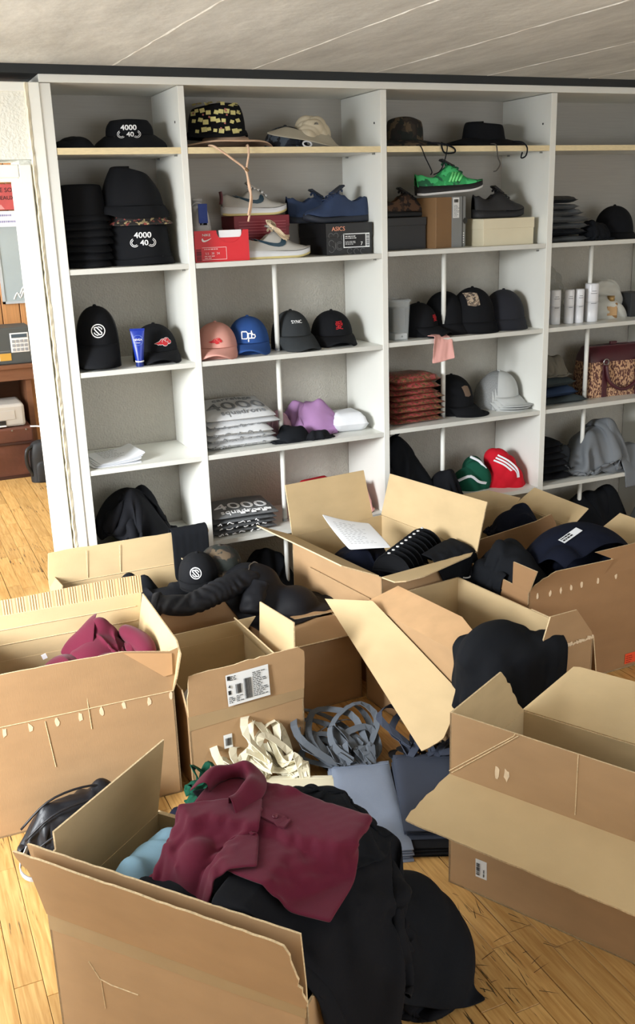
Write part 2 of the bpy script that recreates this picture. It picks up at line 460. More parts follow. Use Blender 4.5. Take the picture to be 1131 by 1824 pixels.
# door frame, its lining, and the white panel beside the shelving
struct(G().slab(-0.672, -0.626, -0.012, 0.02, 0.0, 2.012).slab(-1.65, -0.672, -0.012, 0.02, 1.965, 2.012).build('trim_1', PAINT, bevel=0.004))
struct(G().slab(-0.672, -0.664, 0.02, 0.235, 0.0, 1.965).slab(-1.60, -0.664, 0.02, 0.235, 1.958, 1.966).build('door_1', PAINT))
g = G(); rnd = random.Random(3)
zs = np.linspace(0.02, 2.30, 120); V = []
for z in zs:
    a = rnd.uniform(-.003, .003)
    V += [(-0.621 + a, 0.002, z), (-0.616 + a * .6, -0.013 + rnd.uniform(-.003, .003), z), (-0.606 + rnd.uniform(-.002, .002), -0.008, z), (-0.604, 0.004, z)]
Fs = [(4 * i + k, 4 * i + k + 1, 4 * i + 5 + k, 4 * i + 4 + k) for i in range(len(zs) - 1) for k in range(3)]
struct(g.add(V, Fs).build('trim_2', M('plaster_bead', (232, 224, 200), 0.9, 0.08, 60)))
struct(G().slab(-0.606, -0.563, -0.006, 0.39, 0.0, 2.302).build('trim_3', PAINT, bevel=0.003))
struct(G().slab(-1.65, -0.606, -0.006, 0.02, 2.268, 2.302).build('trim_4', PAINT, bevel=0.003))
struct(G().slab(-3.0, 4.5, -0.012, 0.40, 2.332, 2.3645).build('trim_5', DARKGAP))

# ================================================================== shelving
shelf = empty('shelving_unit', 'tall white built-in shelving unit along the wall, its bays full of caps, shoes and clothes', 'shelf', (0, 0, 0))
DEP = 0.398
def sp(name, x0, x1, y0, y1, z0, z1, mat=WHITE, bevel=0.0015):
    return G().slab(x0, x1, y0, y1, z0, z1).build(name, mat, shelf, bevel=bevel)
sp('side_panel', -0.5625, -0.521, 0, DEP, 0, 2.30)
sp('divider_panel', -0.0270, 0.0, 0, DEP, 0, 2.30)
sp('divider_panel', 0.880, 0.909, 0, DEP, 0, 2.30)
sp('divider_panel', 1.783, 1.816, 0, DEP, 0, 2.30)
sp('side_panel', 2.676, 2.705, 0, DEP, 0, 2.30)
sp('top_board', -0.5625, 2.705, -0.004, DEP, 2.302, 2.331)
bays = [(-0.521, -0.027), (0.0, 0.880), (0.909, 1.783), (1.816, 2.676)]
S1, S2, S3, S4, S5 = 2.070, 1.615, 1.204, 0.789, 0.388
for b, (x0, x1) in enumerate(bays):
    dz = (0, 0, 0.006, 0.006)[b]
    o = G().slab(x0 + .001, x1 - .001, 0.006, DEP - .004, S1 - 0.022, S1).build('shelf_board', [WHITE], shelf)
    G().slab(x0 + .001, x1 - .001, 0.002, 0.006, S1 - 0.024, S1 + 0.0005).build('raw_wood_edging', RAWWOOD, o)
    for s, z in ((S2, S2 + dz), (S3, S3 + dz), (S4, S4 + dz), (S5, S5)):
        o = sp('shelf_board', x0 + .001, x1 - .001, 0.006, DEP - .004, z - 0.020, z)
        G().slab(x0 + .001, x1 - .001, 0.003, 0.006, z - 0.0205, z + 0.0002).build('edge_strip', EDGE, o)
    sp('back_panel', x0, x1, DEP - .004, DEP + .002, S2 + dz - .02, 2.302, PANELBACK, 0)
    for z in (S1, S2):
        for x in (x0 + .004, x1 - .004):
            for y in (.06, .33):
                G().tube([(x - .008, y, z - .028), (x + .008, y, z - .028)], .004, 6).build('shelf_pin', METAL, shelf)
    for y in (0.06,):
        G().tube([(x1 - .0015, y, 2.17), (x1 + .001, y, 2.17)], .005, 8).build('pin_hole', DARKGAP, shelf)
def poles(x, y, levels):
    for (z0, z1) in levels:
        o = G().tube([(x, y, z0), (x, y, z1)], 0.0115, 14).build('support_pole', POLE, shelf, smooth=True)
        G().lathe([(0.014, 0), (0.014, .012)], (x, y, z0), 14).build('pole_foot', METAL, o)
poles(0.405, 0.13, [(S3, S2 - .02), (S4, S3 - .02), (S5, S4 - .02), (0, S5 - .02)])
poles(1.283, 0.13, [(S3 + .006, S2 - .014), (S4 + .006, S3 - .014), (S5, S4 - .014), (0, S5 - .02)])
poles(2.165, 0.13, [(S3 + .006, S2 - .014), (S4 + .006, S3 - .014), (S5, S4 - .014), (0, S5 - .02)])

# ================================================================== cartons
def jag(p, q, n, amp, seed):
    r = random.Random(seed); out = []
    for i in range(1, n):
        t = i / n; out.append((p[0] + (q[0] - p[0]) * t + r.uniform(-amp, amp), p[1] + (q[1] - p[1]) * t + r.uniform(-amp, amp)))
    return out

class Carton:
    T = 0.006
    def __init__(s, label, O, ang, W, D, H, mat=None):
        s.W, s.D, s.H = W, D, H; s.ang = math.radians(ang); s.O = O
        s.mats = [mat or KRAFT, KRAFTIN, KRAFTEDGE]
        s.root = empty('cardboard_box', label, 'box', (O[0], O[1], 0), s.ang, 'cartons of clothing on the floor')
        g = G(); t = s.T
        g.panel([(0, 0, 0), (W, 0, 0), (W, 0, H), (0, 0, H)], (0, -1, 0), t)
        g.panel([(W, D, 0), (0, D, 0), (0, D, H), (W, D, H)], (0, 1, 0), t)
        g.panel([(0, D, 0), (0, 0, 0), (0, 0, H), (0, D, H)], (-1, 0, 0), t)
        g.panel([(W, 0, 0), (W, D, 0), (W, D, H), (W, 0, H)], (1, 0, 0), t)
        g.panel([(0, 0, 0), (0, D, 0), (W, D, 0), (W, 0, 0)], (0, 0, -1), t)
        s.body = g.build('box_body', s.mats, s.root)
    def w(s, x, y, z=0):
        c, n = math.cos(s.ang), math.sin(s.ang)
        return Vector((s.O[0] + c * x - n * y, s.O[1] + n * x + c * y, z))
    def hinge(s, side):
        W, D, H = s.W, s.D, s.H
        return {'F': (Vector((0, 0, H)), Vector((1, 0, 0)), Vector((0, -1, 0))), 'B': (Vector((0, D, H)), Vector((1, 0, 0)), Vector((0, 1, 0))),
                'L': (Vector((0, 0, H)), Vector((0, 1, 0)), Vector((-1, 0, 0))), 'R': (Vector((W, 0, H)), Vector((0, 1, 0)), Vector((1, 0, 0)))}[side]
    def flap(s, side, pts, ang, name='flap', mats=None, label=None, off=0.0):
        """pts: (along hinge, away from hinge); ang 0 = upright, 90 = flat outward, negative = inward"""
        h, d, out = s.hinge(side); a = math.radians(ang)
        e = Vector((0, 0, 1)) * math.cos(a) + out * math.sin(a); n = out * math.cos(a) - Vector((0, 0, 1)) * math.sin(a)
        P = [h + d * p + e * q + n * off for p, q in pts]
        s.fr = (h + n * off, d, e, n)
        return panel_obj(P, n, s.T * 0.8, name, mats or s.mats, s.root, label)
    def front(s, x, z, out=0.0): return Vector((x, -out, z))
    def strip(s, side, a, b, w=0.0016, name='crease', mat=None):
        """raised crease or tear line on an upright face, a/b = (along, height)"""
        P = []
        for (x, z) in (a, b):
            if side == 'F': P.append(Vector((x, -0.0008, z)))
            if side == 'L': P.append(Vector((-0.0008, x, z)))
            if side == 'B': P.append(Vector((x, s.D - s.T - .001, z)))
        return G().tube(P, w, 5).build(name, mat or KRAFTEDGE, s.root)

def panel_obj(P, n, t, name, mats, parent, label=None):
    nn = Vector((0, 0, 0))
    for i in range(len(P)):
        a, b = P[i], P[(i + 1) % len(P)]; nn += a.cross(b)
    if nn.dot(n) < 0: P = list(reversed(P))
    return G().panel(P, n, t).build(name, mats, parent, label=label)

def tears(c, side, spots, size=0.012):
    """torn-off staple or glue spots showing pale paper"""
    for i, (x, z) in enumerate(spots):
        r = random.Random(i * 7 + int(x * 100)); pts = []
        for k in range(9):
            a = 2 * pi * k / 9; rr = size * r.uniform(.6, 1.1)
            pts.append(Vector((x + math.cos(a) * rr * .45, -0.0012, z + math.sin(a) * rr)))
        panel_obj(pts, Vector((0, -1, 0)), .001, 'paper_tear', [TEARM], c.root)

def barcode(parent, o, ex, ey, w, h, seed, rows=1, name='barcode'):
    r = random.Random(seed); g = G(); ex = Vector(ex).normalized(); ey = Vector(ey).normalized(); n = ex.cross(ey); x = 0
    while x < w:
        b = r.choice((.6, .6, 1, 1.6)) * w / 30; gp = r.choice((.6, .8, 1.4)) * w / 30
        if x + b > w: break
        p = Vector(o) + ex * x + n * .0006
        g.panel([p, p + ex * b, p + ex * b + ey * h, p + ey * h], n, .0004, (0, 0, 0)); x += b + gp
    return g.build(name, INK, parent)

def lines_print(parent, o, ex, ey, w, rows, dy, seed, mat=None, hgt=.0022, name='fine_print'):
    """rows of tiny illegible print as broken dashes"""
    r = random.Random(seed); g = G(); ex = Vector(ex).normalized(); ey = Vector(ey).normalized(); n = ex.cross(ey)
    for k in range(rows):
        x = 0
        while x < w * r.uniform(.5, 1):
            b = r.uniform(.004, .014)
            p = Vector(o) + ex * x - ey * dy * k + n * .0006
            g.panel([p, p + ex * b, p + ex * b + ey * hgt, p + ey * hgt], n, .0004, (0, 0, 0)); x += b + .003
    return g.build(name, mat or INK, parent)

def sticker(parent, o, ex, ey, w, h, name, mat, label=None):
    ex = Vector(ex).normalized(); ey = Vector(ey).normalized(); n = ex.cross(ey); o = Vector(o)
    return G().panel([o, o + ex * w, o + ex * w + ey * h, o + ey * h], n, .0008, (0, 0, 0)).build(name, mat, parent, label=label)

# A: foreground carton, lower left
A = Carton('open carton in the foreground at lower left, heaped with maroon and black clothes', (-1.108, -2.204), -50.9, .622, .40, .40)
top = jag((-.03, .163), (.616, .163), 26, .0012, 1)
A.flap('F', [(-.004, 0), (.622, 0), (.622, .05), (.616, .163)] + top[::-1] + [(-.03, .163), (-.012, .08)], 1)
out = [(.0, 0), (.62, .0), (.628, .02), (.620, .04)] + jag((.620, .04), (.606, .150), 9, .004, 2) + [(.600, .163)] + jag((.600, .166), (-.03, .172), 30, .0015, 3) + [(-.035, .172)] + jag((-.033, .168), (.0, .10), 7, .004, 4) + [(-.002, .06)]
A.flap('F', out, 12, label='outer front flap with ragged corrugated edge', off=.004)
A.flap('L', [(.0, 0), (.395, 0), (.445, .178), (.043, .173), (.043, .13), (.0, .12)], 0, label='tall left flap standing upright')
A.strip('L', (.365, .40), (.365, .575), .0015, mat=M('dark_crease', (70, 55, 36), .9))
A.flap('B', [(0, 0), (.62, 0), (.60, .17), (.02, .17)], 158)
A.flap('R', [(.20, 0), (.38, 0), (.37, .14), (.21, .14)], 172)
G().panel([(0, -.0012, .358), (.62, -.0012, .374), (.622, -.0012, .402), (0, -.0012, .403)], (0, -1, 0), .0012, (0, 0, 0)).build('packing_tape', TAPE, A.root)
for a, b in (((.10, .31), (.125, .275)), ((.125, .275), (.155, .270)), ((.155, .270), (.225, .272)), ((.128, .275), (.132, .20))): A.strip('F', a, b, .0013)

# B: big carton at the left with the maroon polo
B = Carton('large carton at the left holding one maroon polo shirt', (-1.165, -1.275), -1, .602, .48, .37)
B.flap('F', [(0, 0), (.602, 0), (.612, .06)] + jag((.612, .06), (.622, .13), 4, .003, 5) + [(.622, .148), (.594, .140), (.45, .170)] + jag((.45, .170), (0, .175), 12, .002, 6) + [(0, .175)], 3, label='upright front flap with taped corner')
B.flap('R', [(0, 0), (.48, 0), (.475, .158), (.03, .16), (-.03, .135), (-.02, .05)], 11)
B.flap('B', [(0, 0), (.602, 0), (.625, .16), (-.03, .165)], 0)
FLUTE = M('corrugated_strip', (196, 164, 120), .8, .05, 10, bump=0.0)
g = G(); V = []; nn = 150
for i in range(nn + 1):
    x = -.03 + .66 * i / nn; zz = .0015 * math.sin(i * pi / 1.0 * .9)
    V += [(x, .482 + zz, .528), (x, .492 + zz, .588 - .004 * math.sin(x * 9))]
g.add(V, [(2 * i, 2 * i + 2, 2 * i + 3, 2 * i + 1) for i in range(nn)]).build('corrugated_strip', FLUTE, B.root, thick=.004)
B.flap('L', [(0, 0), (.48, 0), (.47, .16), (.01, .16)], 14)
for z in (.43, .484): B.strip('B', (0.02, z), (.60, z), .0014)
B.strip('F', (0, .372), (.60, .370), .0016)
for a, b in (((.443, .535), (.57, .435)), ((.57, .435), (.60, .41)), ((.137, .535), (.07, .46)), ((.07, .46), (.02, .40)), ((.20, .535), (.205, .50)), ((.205, .50), (.33, .43)), ((.33, .43), (.335, .30)), ((.20, .36), (.215, .20)), ((.27, .53), (.285, .43))): B.strip('F', a, b, .0013)
tears(B, 'F', [(.115, .425), (.14, .425), (.47, .43), (.492, .428)], .028)
tears(B, 'F', [(.08, .352), (.155, .350), (.235, .348), (.305, .350), (.37, .352), (.44, .356), (.52, .352), (.59, .352)], .017)
# the taped gusset at the corner
G().panel([(.452, -.0115, .536), (.602, -.0105, .503), (.60, -.0075, .43), (.572, -.0075, .428)], (0, -1, 0.05), .0015, (0, 0, 0)).build('gusset', M('kraft_gusset', (202, 160, 116), .5, .06, 9), B.root)

# C: carton behind B
Cb = Carton('carton behind the large left one, black clothes spilling over its long back flap', (-.75, -.625), 1, .66, .50, .355)
Cb.flap('B', [(0, 0), (.66, 0), (.705, .13), (.70, .146)] + jag((.70, .146), (.02, .150), 12, .002, 9) + [(.012, .146), (0.0, .05)], 2, label='long back flap with dented left end')
Cb.flap('L', [(.28, 0), (.50, 0), (.495, .05), (.36, .06)], -30)
Cb.flap('R', [(.2, 0), (.5, 0), (.5, .10), (.22, .10)], -70)
Cb.flap('F', [(0, 0), (.66, 0), (.65, .06), (.02, .06)], -80)
for x in (.16, .30): Cb.strip('B', (x, .37), (x + .005, .49), .0013)
Cb.strip('B', (.02, .365), (.64, .362), .0014)

# D: carton with the shipping label
D = Carton('small carton with white shipping label, between the large left carton and the tote bags', (-.523, -1.285), 2, .41, .53, .26)
D.flap('F', [(0, 0), (.414, 0), (.416, .05)] + jag((.416, .05), (.418, .158), 6, .003, 10) + jag((.418, .160), (.012, .147), 18, .0025, 11) + [(.010, .145)] + jag((.008, .14), (-.002, .0), 6, .003, 12), 1, label='front flap bearing the label')
G().panel([(0, -.0014, .212), (.41, -.0014, .228), (.412, -.0014, .262), (0, -.0014, .262)], (0, -1, 0), .001, (0, 0, 0)).build('packing_tape', TAPE, D.root)
D.flap('B', [(0, 0), (.41, 0), (.46, .06), (.04, .055)], 2)
D.flap('R', [(.06, 0), (.37, 0), (.36, .19), (.066, .218)], 2, label='upright right flap')
D.flap('L', [(0, 0), (.50, 0), (.49, .09), (.01, .10)], 8)
D.flap('R', [(.02, 0), (.52, 0), (.50, .10), (.05, .12)], -28)
fx, fy = Vector((1, 0, .035)), Vector((-.035, 0, 1))
lab = sticker(D.root, (.136, -.0072, .268), fx, fy, .150, .113, 'shipping_label', LABELW, 'white shipping label with barcodes')
o0 = Vector((.136, -.0088, .268)); ex, ey = fx.normalized(), fy.normalized()
def lp(x, y): return o0 + ex * x + ey * y
barcode(lab, lp(.060, .012), ex, ey, .026, .074, 1)
barcode(lab, lp(.030, .040), ex, ey, .020, .034, 2)
lines_print(lab, lp(.092, .098), ex, ey, .046, 14, .0065, 5)
lines_print(lab, lp(.012, .104), ex, ey, .022, 3, .006, 6)
sticker(lab, lp(.004, .094), ex, ey, .010, .014, 'label_mark', INK)
text_on('4', .016, lp(.009, .070), ex, ey, INK, lab); sticker(lab, lp(.004, .042), ex, ey, .009, .014, 'label_mark', INK)
lines_print(lab, lp(.004, .030), ex, ey, .018, 4, .006, 8)
lines_print(lab, lp(.030, .030), ex, ey, .022, 4, .006, 9)
sm = sticker(D.root, (.114, -.0032, .116), (1, 0, .02), (-.02, 0, 1), .030, .050, 'barcode_sticker', LABELW)
barcode(sm, (.118, -.0046, .126), (1, 0, .02), (0, 0, 1), .022, .028, 3)

# E: carton with closed top
E_ = Carton('low carton with closed lid flaps, between the shipping-label carton and the tall centre carton', (-.045, -.985), 2, .30, .40, .268)
E_.flap('F', [(-.02, 0), (.30, 0), (.305, .10), (.28, .20), (.0, .21)], -88, off=.002)
E_.flap('B', [(0, 0), (.30, 0), (.29, .185), (.01, .185)], -86, off=.004)
E_.flap('F', [(-.01, 0), (.302, 0)] + jag((.302, .035), (-.01, .045), 12, .003, 14), 60)

# F: tall carton in the centre with open flaps
Fc = Carton('tall centre carton with wide open flaps, white packing list and black clothes inside', (.354, -.961), 9, .485, .645, .47)
Fc.flap('B', [(0, 0), (.43, 0), (.40, .222), (-.012, .226)], 6, label='ribbed back flap')
Fc.flap('R', [(0, 0), (.645, 0), (.65, .192), (.01, .205)] + jag((.01, .20), (0, .02), 6, .003, 15), 17, label='tall pale right flap')
Fc.flap('L', [(0.02, 0), (.645, 0), (.66, .18), (.30, .165), (.05, .165)], 66)
Fc.flap('F', [(0, 0), (.46, 0), (.42, .03), (.12, .105)] + jag((.12, .105), (.01, .10), 4, .003, 16) + [(0, .08)], 86)
P = [Vector((-.014, .04, .0)), Vector((-.014, .52, .0)), Vector((-.014, .50, .372)), Vector((-.014, .069, .368)), Vector((-.014, .04, .34))]
panel_obj(P, Vector((-1, 0, 0)), .005, 'outer_sleeve', Fc.mats, Fc.root)

# G: carton in front of it with the big hanging panel
Gc = Carton('long carton in the middle with a black shirt hung over its front corner', (.358, -1.696), 7.5, .45, .71, .40)
Gc.flap('L', [(.0, 0), (.71, 0), (.67, .135), (.30, .138), (.10, .07), (.02, .06)], -68, label='creased and taped left flap folded inward', mats=[M('taped_kraft', (203, 164, 122), .35, .10, 12), KRAFTIN, KRAFTEDGE])
Gc.flap('F', [(.20, 0), (.45, 0), (.44, .025), (.36, .125), (.24, .13)], 3)
Gc.flap('R', [(0, 0), (.30, 0), (.28, .20), (.02, .19)], 165)
torn = [(.24 + .2 * i / 14, .0) for i in range(15)]
g = G(); r_ = random.Random(9)
for (x, z) in torn:
    hh = r_.uniform(.004, .016); g.box((x, -.004, .401 + hh / 2), (.014, .004, hh), rot=Matrix.Rotation(r_.uniform(-.5, .5), 3, 'Y'))
g.build('torn_edge', TEARM, Gc.root)
P = [Vector((-.100, .828, .397)), Vector((-.008, .643, .428)), Vector((-.006, .40, .349)), Vector((-.006, .132, .262)), Vector((-.100, .104, .142)), Vector((-.118, .112, .128)), Vector((-.150, .128, .112)), Vector((-.170, .140, .105)), Vector((-.150, .33, .19))]
P[-1] = P[-2].lerp(P[0], .3)
nrm = (P[3] - P[1]).cross(P[7] - P[1]).normalized()
if nrm.z > 0: nrm = -nrm
P = [q - nrm * (q - P[1]).dot(nrm) for q in P]
panel_obj(P, nrm, .005, 'hanging_panel', Gc.mats, Gc.root, 'large pale torn panel leaning outward')

# H: carton at the right
Hc = Carton('carton at the right edge with navy clothes and an orange sticker', (.81, -1.265), 2, .62, .37, .43, card_mat('kraft_brown', (156, 120, 84)))
Hc.flap('F', jag((0, 0), (.12, .06), 6, .004, 20)[:0] + [(0, 0), (.36, 0), (.40, .058), (.123, .062)] + jag((.12, .06), (.01, .02), 6, .004, 21), 4)
Hc.flap('F', [(.36, 0), (.62, 0), (.62, .10), (.52, .10), (.317, .098), (.40, .058)], -4)
Hc.flap('L', [(0, 0), (.10, 0), (.09, .095), (-.05, .10)], 4)
Hc.flap('R', [(0, 0), (.37, 0), (.36, .17), (.01, .17)], 60)
tears(Hc, 'F', [(.04, .41), (.10, .405), (.15, .408), (.20, .41), (.25, .412), (.33, .41), (.42, .412)], .014)
st = sticker(Hc.root, (.494, -.002, .018), (1, 0, 0), (.02, 0, 1), .06, .044, 'orange_sticker', M('orange_label', (240, 84, 42), .6, .03, 10))
lines_print(st, (.500, -.0032, .050), (1, 0, 0), (0, 0, 1), .044, 4, .009, 12, M('dark_red_print', (120, 30, 20), .7))

# I: carton behind H
Ic = Carton('carton at the back right close to the shelves, behind the navy clothes', (.95, -.70), 0, .5, .42, .42, card_mat('kraft_shade', (152, 118, 84)))
Ic.flap('B', [(0, 0), (.5, 0), (.52, .03), (.335, .095), (.0, .095)], 0)
Ic.flap('L', [(0, 0), (.42, 0), (.41, .10), (.01, .09)], 10)
Ic.flap('F', [(0, 0), (.42, 0), (.412, .035), (.383, .082), (.30, .06), (0, .022)], 2)
Ic.flap('R', [(0, 0), (.42, 0), (.41, .12), (.01, .12)], 55)

# J: big carton, front right
J = Carton('big open carton at lower right with a wide tan flap and a barcode sticker', (-.022, -2.06), -62.5, .66, .43, .345)
J.flap('F', [(0, 0), (.66, 0), (.66, .183), (.0, .186)], 0, label='upright front extension with diagonal crease')
J.flap('F', [(0.0, 0.0), (.66, 0), (.66, .215)] + jag((.64, .212), (.0, .212), 22, .0015, 30) + [(-.005, .21)] + jag((-.005, .2), (-.004, .02), 9, .006, 31), 98, label='wide tan flap folded outward', off=.004)
J.flap('L', [(0, 0), (.43, 0)] + jag((.40, .03), (.29, .18), 9, .004, 32) + [(.275, .192), (0, .186)], 0)
J.flap('B', [(0, 0), (.66, 0), (.66, .19), (.11, .19), (.09, .185)], 55)
for a, b in (((.0, .355), (.187, .522)), ((.187, .522), (.19, .53)), ((.008, .352), (.20, .527))): J.strip('F', a, b, .0016)
J.strip('F', (.36, .53), (.36, .36), .0014)
g = G(); r_ = random.Random(4)
for k in range(4): g.tube([(.01 + .014 * k, -.012 - .004 * k, .349), (.012 + .014 * k, -.10, .338)], .003, 5)
tears(J, 'F', [(.143, .40), (.170, .402), (.545, .42), (.575, .412)], .020)
bs = sticker(J.root, (.086, -.001, .058), (1, 0, .02), (-.02, 0, 1), .034, .056, 'barcode_sticker', LABELW)
barcode(bs, (.0985, -.0024, .066), (0, 0, 1), (-1, 0, 0), .040, .010, 7)
lines_print(bs, (.112, -.0024, .066), (0, 0, 1), (-1, 0, 0), .026, 1, .004, 3)

# ================================================================== cloth
BLACK = cloth_mat('black_cotton', (24, 26, 30), sheen=0.0, spec=.12)
BLACK2 = cloth_mat('black_jersey', (25, 26, 30), sheen=0.0, spec=.12)
NAVY = cloth_mat('navy_cotton', (20, 24, 38), sheen=0.0, spec=.12)
NYLON = M('black_nylon', (22, 24, 30), 0.45, 0.1, 10, bump=0.2, bscale=200, spec=0.4)
MAROON = cloth_mat('maroon_pique', (94, 25, 46), sheen=0.12)
SKYBLUE = cloth_mat('light_blue_cotton', (150, 190, 215))
WHITEC = cloth_mat('white_cotton', (222, 224, 228))
LILAC = cloth_mat('lilac_cotton', (160, 122, 165))
MAUVE = cloth_mat('mauve_cotton', (176, 140, 150))
GREYC = cloth_mat('grey_cotton', (112, 116, 120))
DGREY = cloth_mat('dark_grey_cotton', (58, 62, 66))
CREAM = cloth_mat('cream_canvas', (224, 217, 192), amt=.06)
BLUEGREY = cloth_mat('blue_grey_canvas', (128, 138, 156), amt=.06)
SLATE = cloth_mat('slate_canvas', (62, 68, 82), amt=.06)
GREENC = cloth_mat('dark_green_cotton', (18, 74, 56))
REDC = cloth_mat('red_cotton', (190, 24, 40))
PINKC = cloth_mat('pink_cotton', (226, 170, 162))
WOVENW = M('white_woven_tag', (225, 228, 232), .7)

def con(A, B, L, k=1.0):
    d = B - A; l = np.sqrt((d * d).sum(-1, keepdims=True)) + 1e-9
    d *= (0.5 * k) * (l - L) / l
    return d
def pbd(P, w, h, cols, steps=90, iters=6, damp=0.97, bend=0.25, fr=0.75, dt=1 / 60, pin=None):
    """small position-based cloth solver on a grid; P (n,m,3), w along axis 1, h along axis 0"""
    P = np.array(P, float); n, m = P.shape[:2]; dx, dy = w / (m - 1), h / (n - 1); dd = math.hypot(dx, dy)
    V = np.zeros_like(P)
    b1 = [np.array([j for j in range(m - 2) if j % 4 in s]) for s in ((0, 1), (2, 3))]
    b0 = [np.array([i for i in range(n - 2) if i % 4 in s]) for s in ((0, 1), (2, 3))]
    P0 = P.copy()
    for st in range(steps):
        V[..., 2] -= 9.8 * dt; V *= damp; np.clip(V, -2.5, 2.5, out=V)
        Q = P + V * dt; hit = None
        for it in range(iters):
            for o in (0, 1):
                A, B = Q[:, o:-1:2], Q[:, o + 1::2]; k = min(A.shape[1], B.shape[1]); d = con(A[:, :k], B[:, :k], dx); A[:, :k] += d; B[:, :k] -= d
                A, B = Q[o:-1:2], Q[o + 1::2]; k = min(A.shape[0], B.shape[0]); d = con(A[:k], B[:k], dy); A[:k] += d; B[:k] -= d
                A, B = Q[o:-1:2, :-1], Q[o + 1::2, 1:]; k = min(A.shape[0], B.shape[0]); d = con(A[:k], B[:k], dd, .5); A[:k] += d; B[:k] -= d
                A, B = Q[o:-1:2, 1:], Q[o + 1::2, :-1]; k = min(A.shape[0], B.shape[0]); d = con(A[:k], B[:k], dd, .5); A[:k] += d; B[:k] -= d
            if bend and it % 2 == 0:
                for j in b1:
                    d = con(Q[:, j], Q[:, j + 2], 2 * dx, bend); Q[:, j] += d; Q[:, j + 2] -= d
                for i in b0:
                    d = con(Q[i], Q[i + 2], 2 * dy, bend); Q[i] += d; Q[i + 2] -= d
            if it % 2 == 1 or it == iters - 1:
                hit = np.zeros((n, m), bool)
                for c in cols: hit |= c(Q)
            if pin is not None: Q[pin] = P0[pin]
        S_ = Q[hit] - P[hit]; S_[:, 2] *= .35; Q[hit] -= fr * S_
        V = (Q - P) / dt; V[hit] *= (1 - fr); P = Q
    return P

def c_floor(z=0.004):
    def f(Q):
        h = Q[..., 2] < z; Q[..., 2][h] = z; return h
    return f
def c_box(O, ang, x0, x1, y0, y1, z0, z1, mg=0.006):
    """solid oriented box; pushes points out through the nearest side or top"""
    c, s = math.cos(ang), math.sin(ang)
    def f(Q):
        X, Y = Q[..., 0] - O[0], Q[..., 1] - O[1]; lx, ly, lz = c * X + s * Y, -s * X + c * Y, Q[..., 2]
        h = (lx > x0 - mg) & (lx < x1 + mg) & (ly > y0 - mg) & (ly < y1 + mg) & (lz < z1 + mg) & (lz > z0)
        if not h.any(): return h
        ds = np.stack([lx - (x0 - mg), (x1 + mg) - lx, ly - (y0 - mg), (y1 + mg) - ly, (z1 + mg) - lz], -1)
        k = ds.argmin(-1)
        lx = np.where(h & (k == 0), x0 - mg, np.where(h & (k == 1), x1 + mg, lx)); ly = np.where(h & (k == 2), y0 - mg, np.where(h & (k == 3), y1 + mg, ly))
        Q[..., 2] = np.where(h & (k == 4), z1 + mg, lz)
        Q[..., 0] = O[0] + c * lx - s * ly; Q[..., 1] = O[1] + s * lx + c * ly
        return h
    return f
def c_ell(c, r, ang=0.0, mg=0.005):
    """solid ellipsoid"""
    C_, S_ = math.cos(ang), math.sin(ang); c = np.array(c, float); r = np.array(r, float) + mg
    def f(Q):
        d = Q - c; L = np.stack([C_ * d[..., 0] + S_ * d[..., 1], -S_ * d[..., 0] + C_ * d[..., 1], d[..., 2]], -1) / r
        l = np.sqrt((L * L).sum(-1)); h = l < 1
        if not h.any(): return h
        L = np.where(h[..., None], L / (l[..., None] + 1e-6), L) * r
        Q[..., 0] = c[0] + C_ * L[..., 0] - S_ * L[..., 1]; Q[..., 1] = c[1] + S_ * L[..., 0] + C_ * L[..., 1]; Q[..., 2] = c[2] + L[..., 2]
        return h
    return f
def c_in(O, ang, x0, x1, y0, y1, ztop):
    """stay inside upright walls while below ztop"""
    c, s = math.cos(ang), math.sin(ang)
    def f(Q):
        X, Y = Q[..., 0] - O[0], Q[..., 1] - O[1]; lx, ly = c * X + s * Y, -s * X + c * Y
        b = Q[..., 2] < ztop; h = b & ((lx < x0) | (lx > x1) | (ly < y0) | (ly > y1))
        lx = np.where(b, np.clip(lx, x0, x1), lx); ly = np.where(b, np.clip(ly, y0, y1), ly)
        Q[..., 0] = O[0] + c * lx - s * ly; Q[..., 1] = O[1] + s * lx + c * ly
        return h
    return f
def c_under(Pm, mg=0.008, cell=0.025, reach=0.10):
    """rest on top of an earlier cloth: height field of its points"""
    p = Pm.reshape(-1, 3); x0, y0 = p[:, 0].min() - .05, p[:, 1].min() - .05
    nx, ny = int((p[:, 0].max() - x0 + .1) / cell) + 2, int((p[:, 1].max() - y0 + .1) / cell) + 2
    H = np.full((nx, ny), -9.0)
    Pd = Pm
    for a in (0, .5):
        for b in (0, .5):
            q = Pd[:-1, :-1] * (1 - a) * (1 - b) + Pd[1:, :-1] * a * (1 - b) + Pd[:-1, 1:] * (1 - a) * b + Pd[1:, 1:] * a * b
            q = q.reshape(-1, 3); np.maximum.at(H, (((q[:, 0] - x0) / cell).astype(int), ((q[:, 1] - y0) / cell).astype(int)), q[:, 2])
    def f(Q):
        i = np.clip(((Q[..., 0] - x0) / cell).astype(int), 0, nx - 1); j = np.clip(((Q[..., 1] - y0) / cell).astype(int), 0, ny - 1)
        z = H[i, j] + mg; h = (Q[..., 2] < z) & (Q[..., 2] > z - reach)
        Q[..., 2] = np.where(h, z, Q[..., 2]); return h
    return f
def c_carton(c, top, pad=0.0, flaps=()):
    """a filled carton: solid up to 'top', plus upright flap slabs (x0,x1,y0,y1,z1)"""
    L = [c_box(c.O, c.ang, 0, c.W, 0, c.D, 0, top)]
    for (x0, x1, y0, y1, z1) in flaps: L.append(c_box(c.O, c.ang, x0, x1, y0, y1, 0, z1))
    return L

